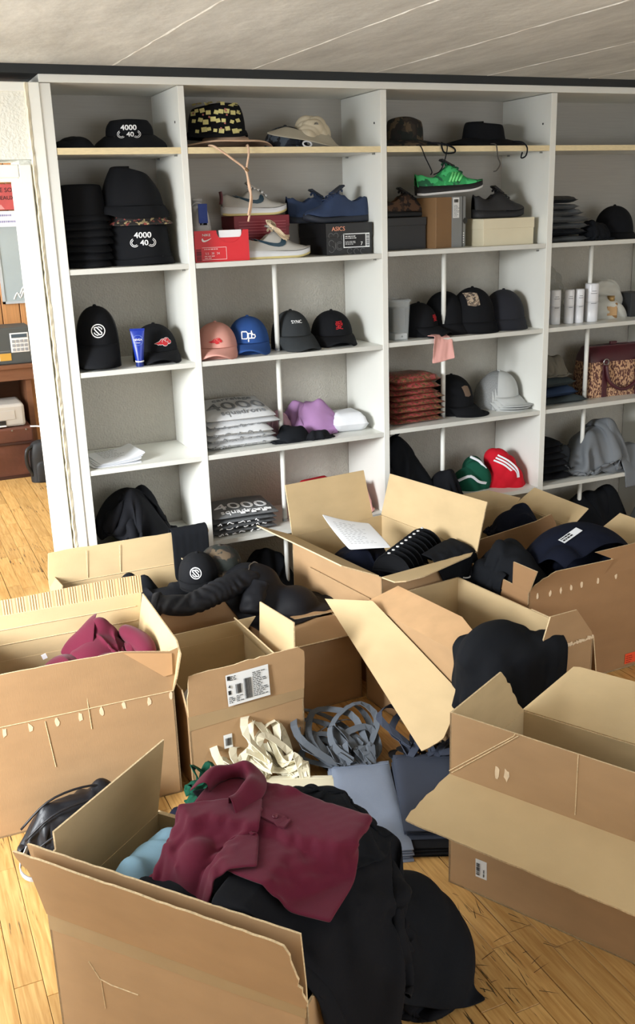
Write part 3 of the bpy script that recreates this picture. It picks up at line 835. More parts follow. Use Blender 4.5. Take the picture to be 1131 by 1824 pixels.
def sheet(c, ang, w, h, n, z, tilt=(0, 0), seed=0, amp=0.012, squash=1.0):
    """start grid for a cloth, hovering flat with slight ripples"""
    m = max(6, int(n * w / h)); u = np.linspace(-.5, .5, m) * w * squash; v = np.linspace(-.5, .5, n) * h * squash
    U, Vv = np.meshgrid(u, v); r = np.zeros((n, m, 3)); C_, S_ = math.cos(ang), math.sin(ang)
    r[..., 0] = c[0] + C_ * U - S_ * Vv; r[..., 1] = c[1] + S_ * U + C_ * Vv
    r[..., 2] = z + tilt[0] * U + tilt[1] * Vv + amp * nz2(U, Vv, seed, 8, 30)
    return r
def normals(P):
    a = np.gradient(P, axis=1); b = np.gradient(P, axis=0); n = np.cross(a, b)
    return n / (np.linalg.norm(n, axis=-1, keepdims=True) + 1e-9)
def tee_mask(n, m, neck=True, sleeve=.36):
    """T-shirt outline on a grid"""
    K = np.zeros((n, m), bool)
    for i in range(n):
        v = i / (n - 1)
        for j in range(m):
            u = abs(j / (m - 1) - .5) * 2
            K[i, j] = (u < .66) or (v > 1 - sleeve - .12 * (1 - (u - .66) / .34) and v < 1 - .22 * max(0, u - .2))
            if neck and v > .955 and u < .2: K[i, j] = False
    return K
def cloth_obj(P, mat, label, cat, name='tshirt', mask=None, group=None, thick=0.0035, wrinkle=0.0, seed=1, freq=60, sub=1, base=None):
    P = np.array(P)
    if wrinkle:
        n, m = P.shape[:2]; U, Vv = np.meshgrid(np.linspace(0, .6, m), np.linspace(0, .6, n))
        P = P + normals(P) * (wrinkle * (folds(U, Vv, seed, freq) - .4))[..., None]
    P[..., 2] = np.maximum(P[..., 2], 0.003)
    o = G().grid(P, mask).build(name, mat, None, smooth=True, thick=thick, sub=sub)
    # origin at its base
    c = P.reshape(-1, 3).mean(0); z = P[..., 2].min()
    o.data.transform(Matrix.Translation((-c[0], -c[1], -z))); o.location = (c[0], c[1], z)
    return tag(o, label, cat, group)

def blob(c, r, h, mat, label, cat, name='garment', rz=0.0, seed=1, amp=0.02, freq=20, p=2.4, q=2.0, group=None, seg=(30, 64), skew=(0, 0), parent=None, sub=1, fl=3, sharp=1.0):
    """a heaped, crumpled garment: closed dome with folded relief resting on z = c[2]"""
    nr, ns = seg; g = G()
    t = np.linspace(0, 1, nr)[:, None]; a = np.linspace(0, 2 * pi, ns, endpoint=False)[None, :]
    rad = np.sin(t * pi / 2) ** .9
    ca, sa = np.cos(a), np.sin(a)
    se = (np.abs(ca) ** p + np.abs(sa) ** p) ** (-1 / p)
    X, Y = r[0] * rad * ca * se, r[1] * rad * sa * se
    edge = 1 + .10 * nz2(ca * .35 + 0 * t, sa * .35 + 0 * t, seed + 5, 4, 12)
    X, Y = X * edge, Y * edge
    Z = h * np.clip(1 - rad ** q, 0, 1) ** (1 / q) * (1 + 0 * a)
    f = .65 * folds(X + Z * .8, Y + Z * .5, seed, freq * 1.3, 2) + .35 * folds(X - Z * .6, Y + Z * .9, seed + 40, freq * 2.8, 2); b = nz2(X, Y, seed + 3, 6, 16)
    k = np.clip(np.minimum(t * 6, 1), .3, 1)
    d = amp * (f - .4) * 3.4 + amp * 1.2 * b
    nx, ny = X / (r[0] ** 2), Y / (r[1] ** 2); nz_ = Z / (h ** 2) + .15 / h; ln = np.sqrt(nx ** 2 + ny ** 2 + nz_ ** 2)
    X = X + d * nx / ln + skew[0] * Z / h; Y = Y + d * ny / ln + skew[1] * Z / h; Z = np.maximum(Z + d * nz_ / ln * np.minimum(1, Z / (.3 * h) + .2), 0.001)
    Z[-1] = 0.0
    g.grid(np.stack([X, Y, Z], -1), wrap_v=True)
    if parent is None:
        o = g.build(name, mat, None, smooth=True, sub=sub); o.location = c; o.rotation_euler = (0, 0, rz); tag(o, label, cat, group)
    else:
        o = g.build(name, mat, parent, smooth=True, sub=sub); o.location = c; o.rotation_euler = (0, 0, rz)
    return o

def lump(c, r, h, mat, label, cat, name='garment', rz=0.0, seed=1, amp=0.02, freq=20, p=4.0, q=2.0, group=None, skew=(0, 0), parent=None, n=34, **kw):
    """a heaped garment: a sheet dropped over a few hidden bulges and crowded into its footprint"""
    rr = np.random.RandomState(seed); w = 2 * r[0] + 1.5 * h; d = 2 * r[1] + 1.5 * h; m = max(16, int(n * (w / d) ** .5)); k = max(16, int(n * (d / w) ** .5))
    sq = min(1.0, 2.1 * min(r[0] / w, r[1] / d) + .12)
    P = np.zeros((k, m, 3)); U, Vv = np.meshgrid(np.linspace(-.5, .5, m), np.linspace(-.5, .5, k))
    P[..., 0] = U * 2 * r[0] * 1.02; P[..., 1] = Vv * 2 * r[1] * 1.02
    P[..., 2] = h * 1.06 + .25 * h * nz2(P[..., 0], P[..., 1], seed + 2, 9, 30)
    cols = [c_floor(.003), c_ell((skew[0], skew[1], 0), (.74 * r[0], .74 * r[1], .84 * h))]
    for b in range(3):
        a = rr.uniform(0, 2 * pi); cols.append(c_ell((.45 * r[0] * math.cos(a), .45 * r[1] * math.sin(a), .25 * h), (.24 * r[0], .30 * r[1], (.58 + .10 * b) * h), a))
    def foot(Q):
        g_ = (np.abs(Q[..., 0] / r[0]) ** p + np.abs(Q[..., 1] / r[1]) ** p) ** (1 / p); hh = g_ > 1
        f = np.where(hh, 1 / np.maximum(g_, 1e-6), 1.0); Q[..., 0] *= f; Q[..., 1] *= f
        return hh & False
    cols.append(foot)
    P = pbd(P, w * 1.12, d * 1.12, cols, 46, iters=5, bend=.08, fr=.85, damp=.95)
    np.clip(P[..., 2], .002, h * 1.12, out=P[..., 2])
    zz = P[..., 2] / h; cr = folds(U * w, Vv * d, seed, 30, 2); c2 = folds(U * w, Vv * d, seed + 9, 70, 2); md = .45 + .55 * np.clip(.5 + .8 * nz2(U * w, Vv * d, seed + 21, 5, 12), 0, 1)
    P = P + normals(P) * (amp * md * (.85 * (cr - .4) + .30 * (c2 - .4)))[..., None]
    P[..., 2] = np.maximum(P[..., 2], .002)
    o = G().grid(P).build(name, mat, parent, smooth=True, thick=.004, sub=1); o.location = c; o.rotation_euler = (0, 0, rz)
    if parent is None: tag(o, label, cat, group)
    return o

# ---------------------------------------------------------------- carton A contents
Aw = lambda x, y, z=0: A.w(x, y, z)
Ra = A.ang
o = lump(Aw(.15, .20, .33), (.135, .17), .155, SKYBLUE, 'light blue shirt bunched in the left end of the foreground carton', 'shirt', 'shirt', Ra, 21, .016, 16)
lump(Aw(.39, .20, .30), (.21, .18), .20, BLACK2, 'heap of black shirts under the maroon polo in the foreground carton', 'clothes', 'clothes_heap', Ra, 33, .018, 20, p=4, q=2.6)
lump(Aw(.30, .075, .40), (.20, .06), .115, BLACK, 'black shirt folded along the front wall of the foreground carton, below the polo', 'shirt', 'tshirt', Ra, 35, .016, 34)
colA = [c_floor()] + [c_box(A.O, A.ang, -.005, A.W + .005, -.005, A.D + .005, 0, .405), c_box(A.O, A.ang, -.05, A.W + .02, -.09, .012, 0, .57), c_box(A.O, A.ang, .16, .60, .10, .385, 0, .47, .02), c_ell(Aw(.40, .22, .36), (.27, .20, .16), Ra), c_box(A.O, A.ang, -.06, .01, .0, .4, 0, .57)]
def inA(S, x1, y1):
    c, n = math.cos(A.ang), math.sin(A.ang); X, Y = S[..., 0] - A.O[0], S[..., 1] - A.O[1]; lx, ly = c * X + n * Y, -n * X + c * Y
    return (lx < x1) & (ly < y1) & (lx > 0) & (ly > 0)
FL = Aw(.585, .565, 0)
lump(FL, (.165, .15), .24, BLACK2, 'black garment piled on the floor beneath the draped shirts, right of the foreground carton', 'clothes', 'garment', Ra, 37, .016, 20)
colA.append(c_ell(FL, (.175, .16, .26), Ra))
S = sheet(Aw(.54, .46), Ra - .40, .58, .62, 44, .555, (0, 0), 3, .012, .93)
s1 = pbd(S, .58, .62, colA, 110, fr=.45, pin=inA(S, .52, .36))
cloth_obj(s1, BLACK, 'black shirt draped over the back right corner of the foreground carton, hem on the floor', 'shirt', 'tshirt', None, wrinkle=.022, seed=5, freq=30)
S = sheet(Aw(.67, .19), Ra + .06, .56, .64, 40, .57, (0, 0), 8, .012, .92)
s2 = pbd(S, .56, .64, colA + [c_under(s1, .010)], 110, fr=.45, pin=inA(S, .50, .40))
cloth_obj(s2, BLACK2, 'black shirt hanging over the right end of the foreground carton in long folds', 'shirt', 'tshirt', None, wrinkle=.022, seed=9, freq=30)
S = sheet(Aw(.44, .40), Ra + .1, .50, .40, 32, .585, (0, 0), 12, .012, .9)
s3 = pbd(S, .50, .40, colA + [c_under(s1, .010), c_under(s2, .012)], 90, fr=.45, pin=inA(S, .60, .34))
cloth_obj(s3, BLACK, 'black shirt behind the maroon polo, slipping over the back wall of the foreground carton', 'shirt', 'tshirt', None, wrinkle=.007, seed=14)

# the maroon polo lying folded on top: corner points on the heap, then settled
def poly_sheet(c00, c10, c11, c01, n, m, seed, amp):
    """bilinear start sheet: c00-c10 along axis 1, c00-c01 along axis 0"""
    u = np.linspace(0, 1, m)[None, :, None]; v = np.linspace(0, 1, n)[:, None, None]
    a, b, c, d = [np.array(p, float) for p in (c00, c10, c11, c01)]
    P = a * (1 - u) * (1 - v) + b * u * (1 - v) + c * u * v + d * (1 - u) * v
    w = (np.linalg.norm(b - a) + np.linalg.norm(c - d)) / 2; h = (np.linalg.norm(d - a) + np.linalg.norm(c - b)) / 2
    U, Vv = np.meshgrid(np.linspace(0, w, m), np.linspace(0, h, n)); P[..., 2] += amp * nz2(U, Vv, seed, 10, 26)
    return P, w, h
P0, w_, h_ = poly_sheet(Aw(.270, .09, .585), Aw(.645, .045, .58), Aw(.655, .305, .58), Aw(.215, .395, .585), 30, 42, 4, .012)
pol = pbd(P0, w_ * 1.01, h_ * 1.02, colA + [c_under(s1, .012), c_under(s2, .014), c_under(s3, .014), c_ell(Aw(.20, .19, .38), (.12, .17, .19), Ra), c_box(A.O, A.ang, .2, .66, .03, .36, 0, .515, .02)], 45, bend=.9, fr=.9)
n_, m_ = pol.shape[:2]
U, Vv = np.meshgrid(np.linspace(0, w_, m_), np.linspace(0, h_, n_))
pol = pol + normals(pol) * (0.010 * (folds(U, Vv, 40, 26, 2) - .4) * np.clip(1.2 - 1.6 * np.linspace(0, 1, m_), .12, 1)[None, :])[..., None]
polo = empty('polo_shirt', 'maroon polo shirt lying on the black heap of the foreground carton', 'shirt', tuple(pol.reshape(-1, 3).mean(0)[:2]) + (pol[..., 2].min(),))
off = np.array(polo.location)
G().grid(pol - off).build('shirt_body', MAROON, polo, smooth=True, thick=.007, sub=1)
def psurf(P, u, v, lift=0.0):
    """point on a cloth grid at u (axis 1) and v (axis 0) in 0..1, lifted along its normal"""
    n, m = P.shape[:2]; x, y = min(max(u, 0), .9999) * (m - 1), min(max(v, 0), .9999) * (n - 1); j, i = int(x), int(y); fx, fy = x - j, y - i
    q = P[i, j] * (1 - fx) * (1 - fy) + P[i, j + 1] * fx * (1 - fy) + P[i + 1, j] * (1 - fx) * fy + P[i + 1, j + 1] * fx * fy
    N = normals(P); nn = N[i, j]
    if nn[2] < 0: nn = -nn
    return q + nn * lift
# sleeve rolled at the left end
def strip_on(P, us, vs, lift0, lift1=None):
    return [psurf(P, a, b, lift0 if lift1 is None else lift0 + (lift1 - lift0) * i / (len(us) - 1)) for i, (a, b) in enumerate(zip(us, vs))]
# placket strip with three buttons, running from the collar along the body
pk = [psurf(pol, .22 + .34 * t, .60 - .02 * t, .007) - off for t in np.linspace(0, 1, 14)]
side = Vector(psurf(pol, .4, .7) - psurf(pol, .4, .5))
G().ribbon(pk, side, .030, .0018).build('placket', MAROON, polo, smooth=False)
for t in (.16, .46, .76):
    p = psurf(pol, .22 + .34 * t, .60 - .02 * t, .0105) - off; b = G()
    b.lathe([(0.0, .001), (.0025, .0012), (.0045, .0028), (.0062, .0024), (.0066, .0), (.0062, -.001)], p, 14)
    b.build('button', M('maroon_button', (92, 26, 46), .3), polo, smooth=True)
# collar: standing neck band folded over, at the far left of the shirt
V = []; nc = 26
for k in range(nc):
    t = k / (nc - 1); a = -0.6 + 4.0 * t
    cx = psurf(pol, .13 + .085 * math.cos(a), .66 + .24 * math.sin(a), .004) - off
    ou = np.array([math.cos(a) * .028, math.sin(a) * .028])
    dv = (psurf(pol, .2, .66) - psurf(pol, .05, .66))[:2]; dv = dv / np.linalg.norm(dv); sv = np.array([-dv[1], dv[0]])
    o2 = dv * math.cos(a) + sv * math.sin(a) * 1.0
    wv = .006 * math.sin(5 * a)
    V.append([cx, cx + np.array([0, 0, .026]), cx + np.append(o2 * .008, .036 + wv), cx + np.append(o2 * .022, .030 + wv), cx + np.append(o2 * .040, .010 + wv), cx + np.append(o2 * .046, .002)])
G().grid(np.array(V)).build('collar', MAROON, polo, smooth=True, thick=.003, sub=1)
# sleeve bunched beside the collar
Ss = sheet(Aw(.315, .135), Ra + .5, .30, .26, 30, .66, (0, 0), 17, .03, .62)
sv = pbd(Ss, .30, .26, colA + [c_under(pol, .010), c_ell(Aw(.31, .13, .50), (.06, .05, .075), Ra)], 60, bend=.25)
U, Vv = np.meshgrid(np.linspace(0, .3, sv.shape[1]), np.linspace(0, .26, sv.shape[0])); sv = sv + normals(sv) * (.009 * (folds(U, Vv, 77, 50, 2) - .4))[..., None]
G().grid(sv - off).build('sleeve', MAROON, polo, smooth=True, thick=.005, sub=1)

# ---------------------------------------------------------------- carton B: maroon polo
Bw = lambda x, y, z=0: B.w(x, y, z)
colB = [c_floor(.30), c_in(B.O, B.ang, .02, B.W - .02, .015, B.D - .015, .53), c_ell(Bw(.43, .31, .24), (.15, .12, .215), .2), c_ell(Bw(.45, .37, .28), (.05, .06, .225), .9), c_ell(Bw(.31, .28, .27), (.10, .11, .15), .5), c_ell(Bw(.54, .28, .28), (.03, .10, .165), -.3), c_ell(Bw(.44, .22, .28), (.10, .03, .15), .2)]
pb = pbd(sheet(Bw(.42, .27), .25, .72, .62, 50, .58, (0, 0), 6, .05, .60), .80, .70, colB, 60, bend=.08, iters=6, fr=.85)
q = empty('polo_shirt', 'maroon polo shirt crumpled inside the large left carton', 'shirt', tuple(pb.reshape(-1, 3).mean(0)[:2]) + (pb[..., 2].min(),)); off2 = np.array(q.location)
n_, m_ = pb.shape[:2]; U, Vv = np.meshgrid(np.linspace(0, .6, m_), np.linspace(0, .5, n_))
pb2 = pb + normals(pb) * (.014 * (folds(U, Vv, 51, 26, 2) - .4))[..., None]
G().grid(pb2 - off2).build('shirt_body', MAROON, q, smooth=True, thick=.006, sub=1)
# big turned-up collar leaf
cb = [Vector(Bw(.40, .42, .44)), Vector(Bw(.42, .425, .49)), Vector(Bw(.46, .43, .505)), Vector(Bw(.51, .41, .49)), Vector(Bw(.53, .36, .47))]
ct = [Vector(Bw(.29, .33, .41)), Vector(Bw(.37, .29, .425)), Vector(Bw(.41, .28, .445)), Vector(Bw(.47, .30, .47)), Vector(Bw(.52, .31, .46))]
V = []
for k in range(5):
    a, b = cb[k] - Vector(off2), ct[k] - Vector(off2); mid = (a + b) / 2 + Vector((0, 0, .028)); V.append([a, a.lerp(mid, .5) + Vector((0, 0, .008)), mid, mid.lerp(b, .5) + Vector((0, 0, .006)), b])
G().grid(np.array([[tuple(p) for p in r] for r in V[:3]])).build('collar', MAROON, q, smooth=True, thick=.004, sub=2)
sl = [Bw(.52 + .05 * math.sin(2 * t), .36 - .20 * t, .455 - .03 * t) - Vector(off2) for t in np.linspace(0, 1, 9)]
G().tube(sl, [.02, .028, .032, .034, .036, .036, .034, .030, .02], 16).build('sleeve', MAROON, q, smooth=True, sub=1)
sticker(q, Bw(.245, .30, .425) - Vector(off2), (1, 0, .3), (-.3, -.2, 1), .016, .02, 'care_tag', WOVENW, 'white tag')

# ---------------------------------------------------------------- carton C: clothes, cap, jacket
Cw = lambda x, y, z=0: Cb.w(x, y, z)
lump(Cw(.29, .33, .24), (.17, .14), .17, BLACK, 'black garment bunched inside the carton behind the large left one', 'clothes', 'garment', .2, 61, .014, 14, p=2, q=1.4)
lump(Cw(.42, .22, .22), (.22, .20), .16, BLACK2, 'black clothes filling the carton behind the large left one, under the jacket', 'clothes', 'clothes_heap', 0, 63, .014, 16)
S = sheet(Cw(.615, .43), .05, .165, .38, 28, .520, (0, 0), 9, .004)
sc_ = pbd(S, .165, .38, [c_floor(.30), c_box(Cb.O, Cb.ang, 0, .74, .486, .525, 0, .510)], 70, fr=.4, pin=np.repeat((np.abs(np.arange(28) - 19) < 2)[:, None], S.shape[1], 1))
cloth_obj(sc_, BLACK, 'black cloth hung over the right end of the back flap, behind the round-logo cap', 'clothes', 'garment', wrinkle=.005, seed=4)

def tube_cloth(path, rad, mat, name, parent=None, seed=1, amp=.3, freq=60, seg=20):
    g = G(); g.tube(path, rad, seg); V_ = np.array(g.v); ctr = np.repeat(np.array([tuple(p) for p in path]), seg, 0)
    rr = np.random.RandomState(seed); ii = np.repeat(np.arange(len(path)), seg); aa = np.tile(np.arange(seg) * 2 * pi / seg, len(path)); L = .02 * len(path) / .5
    ph = freq * .26 * ii / len(path) * 2.4 + 2.2 * np.sin(ii * 9.0 / len(path) + rr.uniform(0, 6)) + 1.9 * np.sin(aa + rr.uniform(0, 6)) + 1.2 * np.sin(2 * aa + ii * 14.0 / len(path) + rr.uniform(0, 6)); f = .75 + (np.abs(np.sin(ph)) ** .6 - .75) * (.35 + .65 * np.sin(ii * 5.0 / len(path) + aa + rr.uniform(0, 6)) ** 2)
    V_ += (V_ - ctr) * ((f - .75) * amp * .75)[:, None]; V_[:, 2] = ctr[:, 2] + (V_[:, 2] - ctr[:, 2]) * .72
    g.v = [tuple(x) for x in V_]
    return g.build(name, mat, parent, smooth=True, sub=1)
jk = empty('jacket', 'black zip jacket sprawled across two cartons behind the shipping-label box', 'jacket', (-.16, -.60, .30))
jl = Vector(jk.location)
def smooth_path(pts, n=16):
    P = [Vector(p) for p in pts]; out = []
    for i in range(n):
        t = i / (n - 1) * (len(P) - 1); k = min(int(t), len(P) - 2); f = t - k
        p0, p1, p2, p3 = P[max(k - 1, 0)], P[k], P[k + 1], P[min(k + 2, len(P) - 1)]
        out.append(0.5 * ((2 * p1) + (p2 - p0) * f + (2 * p0 - 5 * p1 + 4 * p2 - p3) * f * f + (3 * p1 - p0 - 3 * p2 + p3) * f ** 3))
    return out
JM = M('jacket_twill', (20, 21, 26), .65, .1, 8, bump=.3, bscale=400, spec=.25)
sleeve = smooth_path([Vector((-.43, -.63, .40)) - jl, Vector((-.34, -.68, .395)) - jl, Vector((-.24, -.66, .405)) - jl, Vector((-.12, -.60, .41)) - jl, Vector((.0, -.54, .41)) - jl], 52)
so = tube_cloth(sleeve, list(np.interp(np.linspace(0, 1, 52), [0, .15, .4, .7, .9, 1], [.044, .052, .056, .060, .058, .03])), JM, 'sleeve', jk, 71, .55, 62)
G().tube([Vector((-.445, -.622, .40)) - jl, Vector((-.425, -.634, .40)) - jl], [.042, .046], 20).build('cuff', M('rib_cuff', (18, 18, 22), .9, .1, 8, bump=.8, bscale=120, bstretch=(1, 6, 1)), so, smooth=True)
so2 = tube_cloth(smooth_path([Vector((-.02, -.60, .39)) - jl, Vector((-.06, -.66, .36)) - jl, Vector((-.085, -.70, .315)) - jl], 12), [.06, .055, .05, .05, .05, .05, .05, .048, .048, .046, .044, .03], JM, 'sleeve', jk, 73, .5, 60)
jb = pbd(sheet((.06, -.58), .45, .46, .44, 34, .50, (0, 0), 31, .05, .78), .46, .44, [c_floor(.275), c_box(Cb.O, Cb.ang, 0, .66, 0, .5, 0, .36), c_box(E_.O, E_.ang, 0, .30, 0, .40, 0, .275), c_ell((-.02, -.52, .36), (.12, .12, .08)), c_ell((.12, -.62, .28), (.10, .10, .07)), c_box(Fc.O, Fc.ang, 0, .485, 0, .645, 0, .47)], 80, bend=.3)
n_, m_ = jb.shape[:2]; U, Vv = np.meshgrid(np.linspace(0, .46, m_), np.linspace(0, .44, n_)); jb = jb + normals(jb) * (.012 * (folds(U, Vv, 81, 40) - .4))[..., None]
G().grid(jb - np.array(jl)).build('jacket_body', JM, jk, smooth=True, thick=.006, sub=1)
zp = [Vector(psurf(jb, .30 + .5 * t, .72 + .12 * math.sin(3 * t), .006)) - jl for t in np.linspace(0, 1, 22)]
G().tube(zp, .0022, 6).build('zip', METAL, jk, smooth=True)

# ---------------------------------------------------------------- carton D: white garment
Dw = lambda x, y, z=0: D.w(x, y, z)
lump(Dw(.10, .17, .10), (.085, .15), .15, WHITEC, 'white garment tucked in the left side of the shipping-label carton', 'clothes', 'garment', 0, 91, .012, 16)

# ---------------------------------------------------------------- carton F: clothes, packing list
Fw = lambda x, y, z=0: Fc.w(x, y, z)
lump(Fw(.17, .36, .30), (.15, .25), .19, NAVY, 'navy garment in the tall centre carton under the white paper', 'clothes', 'garment', Fc.ang, 101, .016, 18, p=4, q=3)
lump(Fw(.32, .20, .26), (.15, .17), .17, BLACK, 'black garment in the front of the tall centre carton', 'clothes', 'garment', Fc.ang, 103, .016, 18, p=3, q=2.5)
pp, w_, h_ = poly_sheet(Fw(.10, .56, .54), Fw(.285, .47, .515), Fw(.185, .18, .50), Fw(.055, .29, .495), 16, 12, 3, .004)
pp[..., 2] += .03 * np.linspace(1, 0, 16)[:, None] ** 3 * np.linspace(1, 0, 12)[None, :] ** 2
pap = cloth_obj(pp, PAPER, 'white packing list lying on the navy clothes in the tall centre carton', 'paper', 'paper_sheet', thick=.0008)
g = G(); r_ = random.Random(2)
for k in range(13):
    v = .16 + .055 * k; u = .15
    while u < r_.uniform(.4, .85):
        a = Vector(psurf(pp, u, v, .0012)); b = Vector(psurf(pp, u + .06, v, .0012)); c_ = Vector(psurf(pp, u + .06, v + .008, .0012)); d_ = Vector(psurf(pp, u, v + .008, .0012))
        g.add([x - Vector(pap.location) for x in (a, b, c_, d_)], [(0, 1, 2, 3)]); u += r_.uniform(.075, .13)
g.build('fine_print', GREYINK, pap)
S = sheet(Fw(.455, -.085), Fc.ang + .30, .36, .44, 36, .498, (0, 0), 41, .008, .92)
c_, s_ = math.cos(Fc.ang), math.sin(Fc.ang); pinF = ((-s_ * (S[..., 0] - Fc.O[0]) + c_ * (S[..., 1] - Fc.O[1])) > .03) & ((c_ * (S[..., 0] - Fc.O[0]) + s_ * (S[..., 1] - Fc.O[1])) < .46)
sf = pbd(S, .36, .44, [c_floor(), c_box(Fc.O, Fc.ang, 0, .485, 0, .645, 0, .485), c_box(Gc.O, Gc.ang, .05, .46, .50, .71, 0, .385), c_box(Hc.O, Hc.ang, 0, .6, 0, .37, 0, .44)], 90, fr=.4, pin=pinF)
tf = cloth_obj(sf, BLACK, 'black shirt with small white emblem draped over the tall centre carton corner', 'shirt', 'tshirt', wrinkle=.005, seed=8)
e0 = Vector(psurf(sf, .40, .62, .006)) - Vector(tf.location)
ring = [e0 + Vector((.018 * math.cos(a), .018 * math.sin(a), .004 + .0)) for a in np.linspace(.4, 2 * pi - .4, 18)]
G().tube(ring, .0028, 6).build('emblem', WHITEINK, tf)

# ---------------------------------------------------------------- carton G: black shirt over the front corner
Gw = lambda x, y, z=0: Gc.w(x, y, z)
sg = pbd(sheet(Gw(.105, -.02), Gc.ang + .05, .44, .56, 44, .60, (0, .0), 51, .04, .70), .44, .56, [c_floor(.10), c_box(Gc.O, Gc.ang, 0, .45, -.012, .06, 0, .445, .012), c_ell(Gw(.09, .09, .42), (.14, .08, .085), Gc.ang), c_box(Gc.O, Gc.ang, .0, .14, 0, .3, 0, .44), c_box(J.O, J.ang, 0, J.W, .2, J.D + .01, 0, .36), c_box(Gc.O, Gc.ang, 0, .45, 0, .71, 0, .12)], 80, bend=.1, fr=.8)
U, Vv = np.meshgrid(np.linspace(0, .44, sg.shape[1]), np.linspace(0, .56, sg.shape[0])); tt = np.clip(1 - np.linspace(0, 1, sg.shape[0]) * 1.1, .25, 1)[:, None]
sg = sg + normals(sg) * (.020 * tt * (np.abs(np.sin(26 * U + 2.2 * np.sin(7 * Vv) + 1.5 * np.sin(11 * U + 4 * Vv))) ** .7 - .6))[..., None]
cloth_obj(sg, BLACK, 'black shirt hung over the front wall of the long middle carton', 'shirt', 'tshirt', wrinkle=.014, seed=12, freq=44)

# ---------------------------------------------------------------- cartons H, I, J contents
Hw = lambda x, y, z=0: Hc.w(x, y, z)
lump(Hw(.12, .24, .30), (.14, .22), .25, BLACK, 'black garment at the left of the right-edge carton with the orange sticker', 'clothes', 'garment', 0, 111, .018, 16, p=3, q=2.4)
lump(Hw(.40, .19, .30), (.22, .19), .25, NAVY, 'heap of navy shirts filling the right-edge carton with the orange sticker', 'clothes', 'clothes_heap', 0, 113, .016, 16, p=3, q=2.4)
sh = pbd(sheet(Hw(.40, .24), .15, .48, .40, 36, .66, (0, 0), 61, .03, .86), .48, .40, [c_floor(.2), c_ell(Hw(.40, .19, .33), (.25, .22, .24)), c_ell(Hw(.24, .10, .36), (.10, .10, .17)), c_box(Hc.O, Hc.ang, 0, .62, -.004, .006, 0, .45), c_box(Hc.O, Hc.ang, 0, .62, 0, .37, 0, .43)], 80)
th = cloth_obj(sh, NAVY, 'navy shirt with a white woven neck label on the right-edge carton', 'shirt', 'tshirt', wrinkle=.006, seed=16)

# ---------------------------------------------------------------- tote bags on the floor
def ribbon_loop(g, p0, p1, out, rise, seed, w=.028, n=22, spread=.06):
    """a bag handle: flat strap from p0 to p1 flung out along 'out', lying mostly flat with a few turns"""
    r = random.Random(seed); p0, p1, out = Vector(p0), Vector(p1), Vector(out)
    ctr = (p0 + p1) / 2 + out * .55; P = []
    e1 = out.normalized(); e2 = Vector((-e1.y, e1.x, 0)); R1 = out.length * .5; R2 = R1 * r.uniform(.45, .95); ph = r.uniform(0, 6.28); tilt = r.uniform(-.25, .35)
    ctrl = [p0, p0 + out * .25 + Vector((0, 0, rise * .5))]
    a0 = r.uniform(2.2, 2.8)
    for k in range(5):
        a = a0 - 2 * a0 * k / 4
        q = ctr + e1 * (R1 * math.cos(a)) + e2 * (R2 * math.sin(a) * (1 if (p0 - p1).dot(e2) > 0 else -1))
        q = q + Vector((r.uniform(-.02, .02), r.uniform(-.02, .02), rise * (.55 + .45 * math.cos(a)) + tilt * .1 * math.sin(a) + r.uniform(-.015, .02)))
        q.z = max(q.z, p0.z + .006); ctrl.append(q)
    ctrl += [p1 + out * .25 + Vector((0, 0, rise * .4)), p1]
    P = smooth_path(ctrl, n + 8); Dn = []
    tw = r.uniform(-.9, .9)
    for i in range(len(P)):
        t = (P[min(i + 1, len(P) - 1)] - P[max(i - 1, 0)]).normalized(); h = t.cross(Vector((0, 0, 1)))
        h = h.normalized() if h.length > .05 else Vector((1, 0, 0))
        a = tw * math.sin(2 * pi * i / len(P) + ph) + .25 * math.sin(ph * 3)
        Dn.append(h * math.cos(a) + t.cross(h) * math.sin(a))
    g.ribbon(P, Dn, w, .0012); return g
def bag_grid(w, h, t, seed, n=26, m=22):
    """flat cloth bag, slightly pillowy, x across, y down, top side only + thickness via closed shell"""
    u = np.linspace(-.5, .5, m); v = np.linspace(0, 1, n); U, Vv = np.meshgrid(u, v)
    e = np.minimum(np.minimum(.5 - np.abs(U), Vv), 1 - Vv); puff = np.clip(e / .12, 0, 1) ** .5
    Z = t * (.35 + .65 * puff) + (.0035 * nz2(U * w, Vv * h, seed, 12, 34) + .004 * (folds(U * w, Vv * h, seed, 22, 2) - .3)) * puff
    X = U * w + .003 * nz2(Vv * h, U * 0, seed + 1, 8, 20); Y = -Vv * h + .003 * nz2(U * w, Vv * 0, seed + 2, 8, 20)
    return np.stack([X, Y, Z], -1)
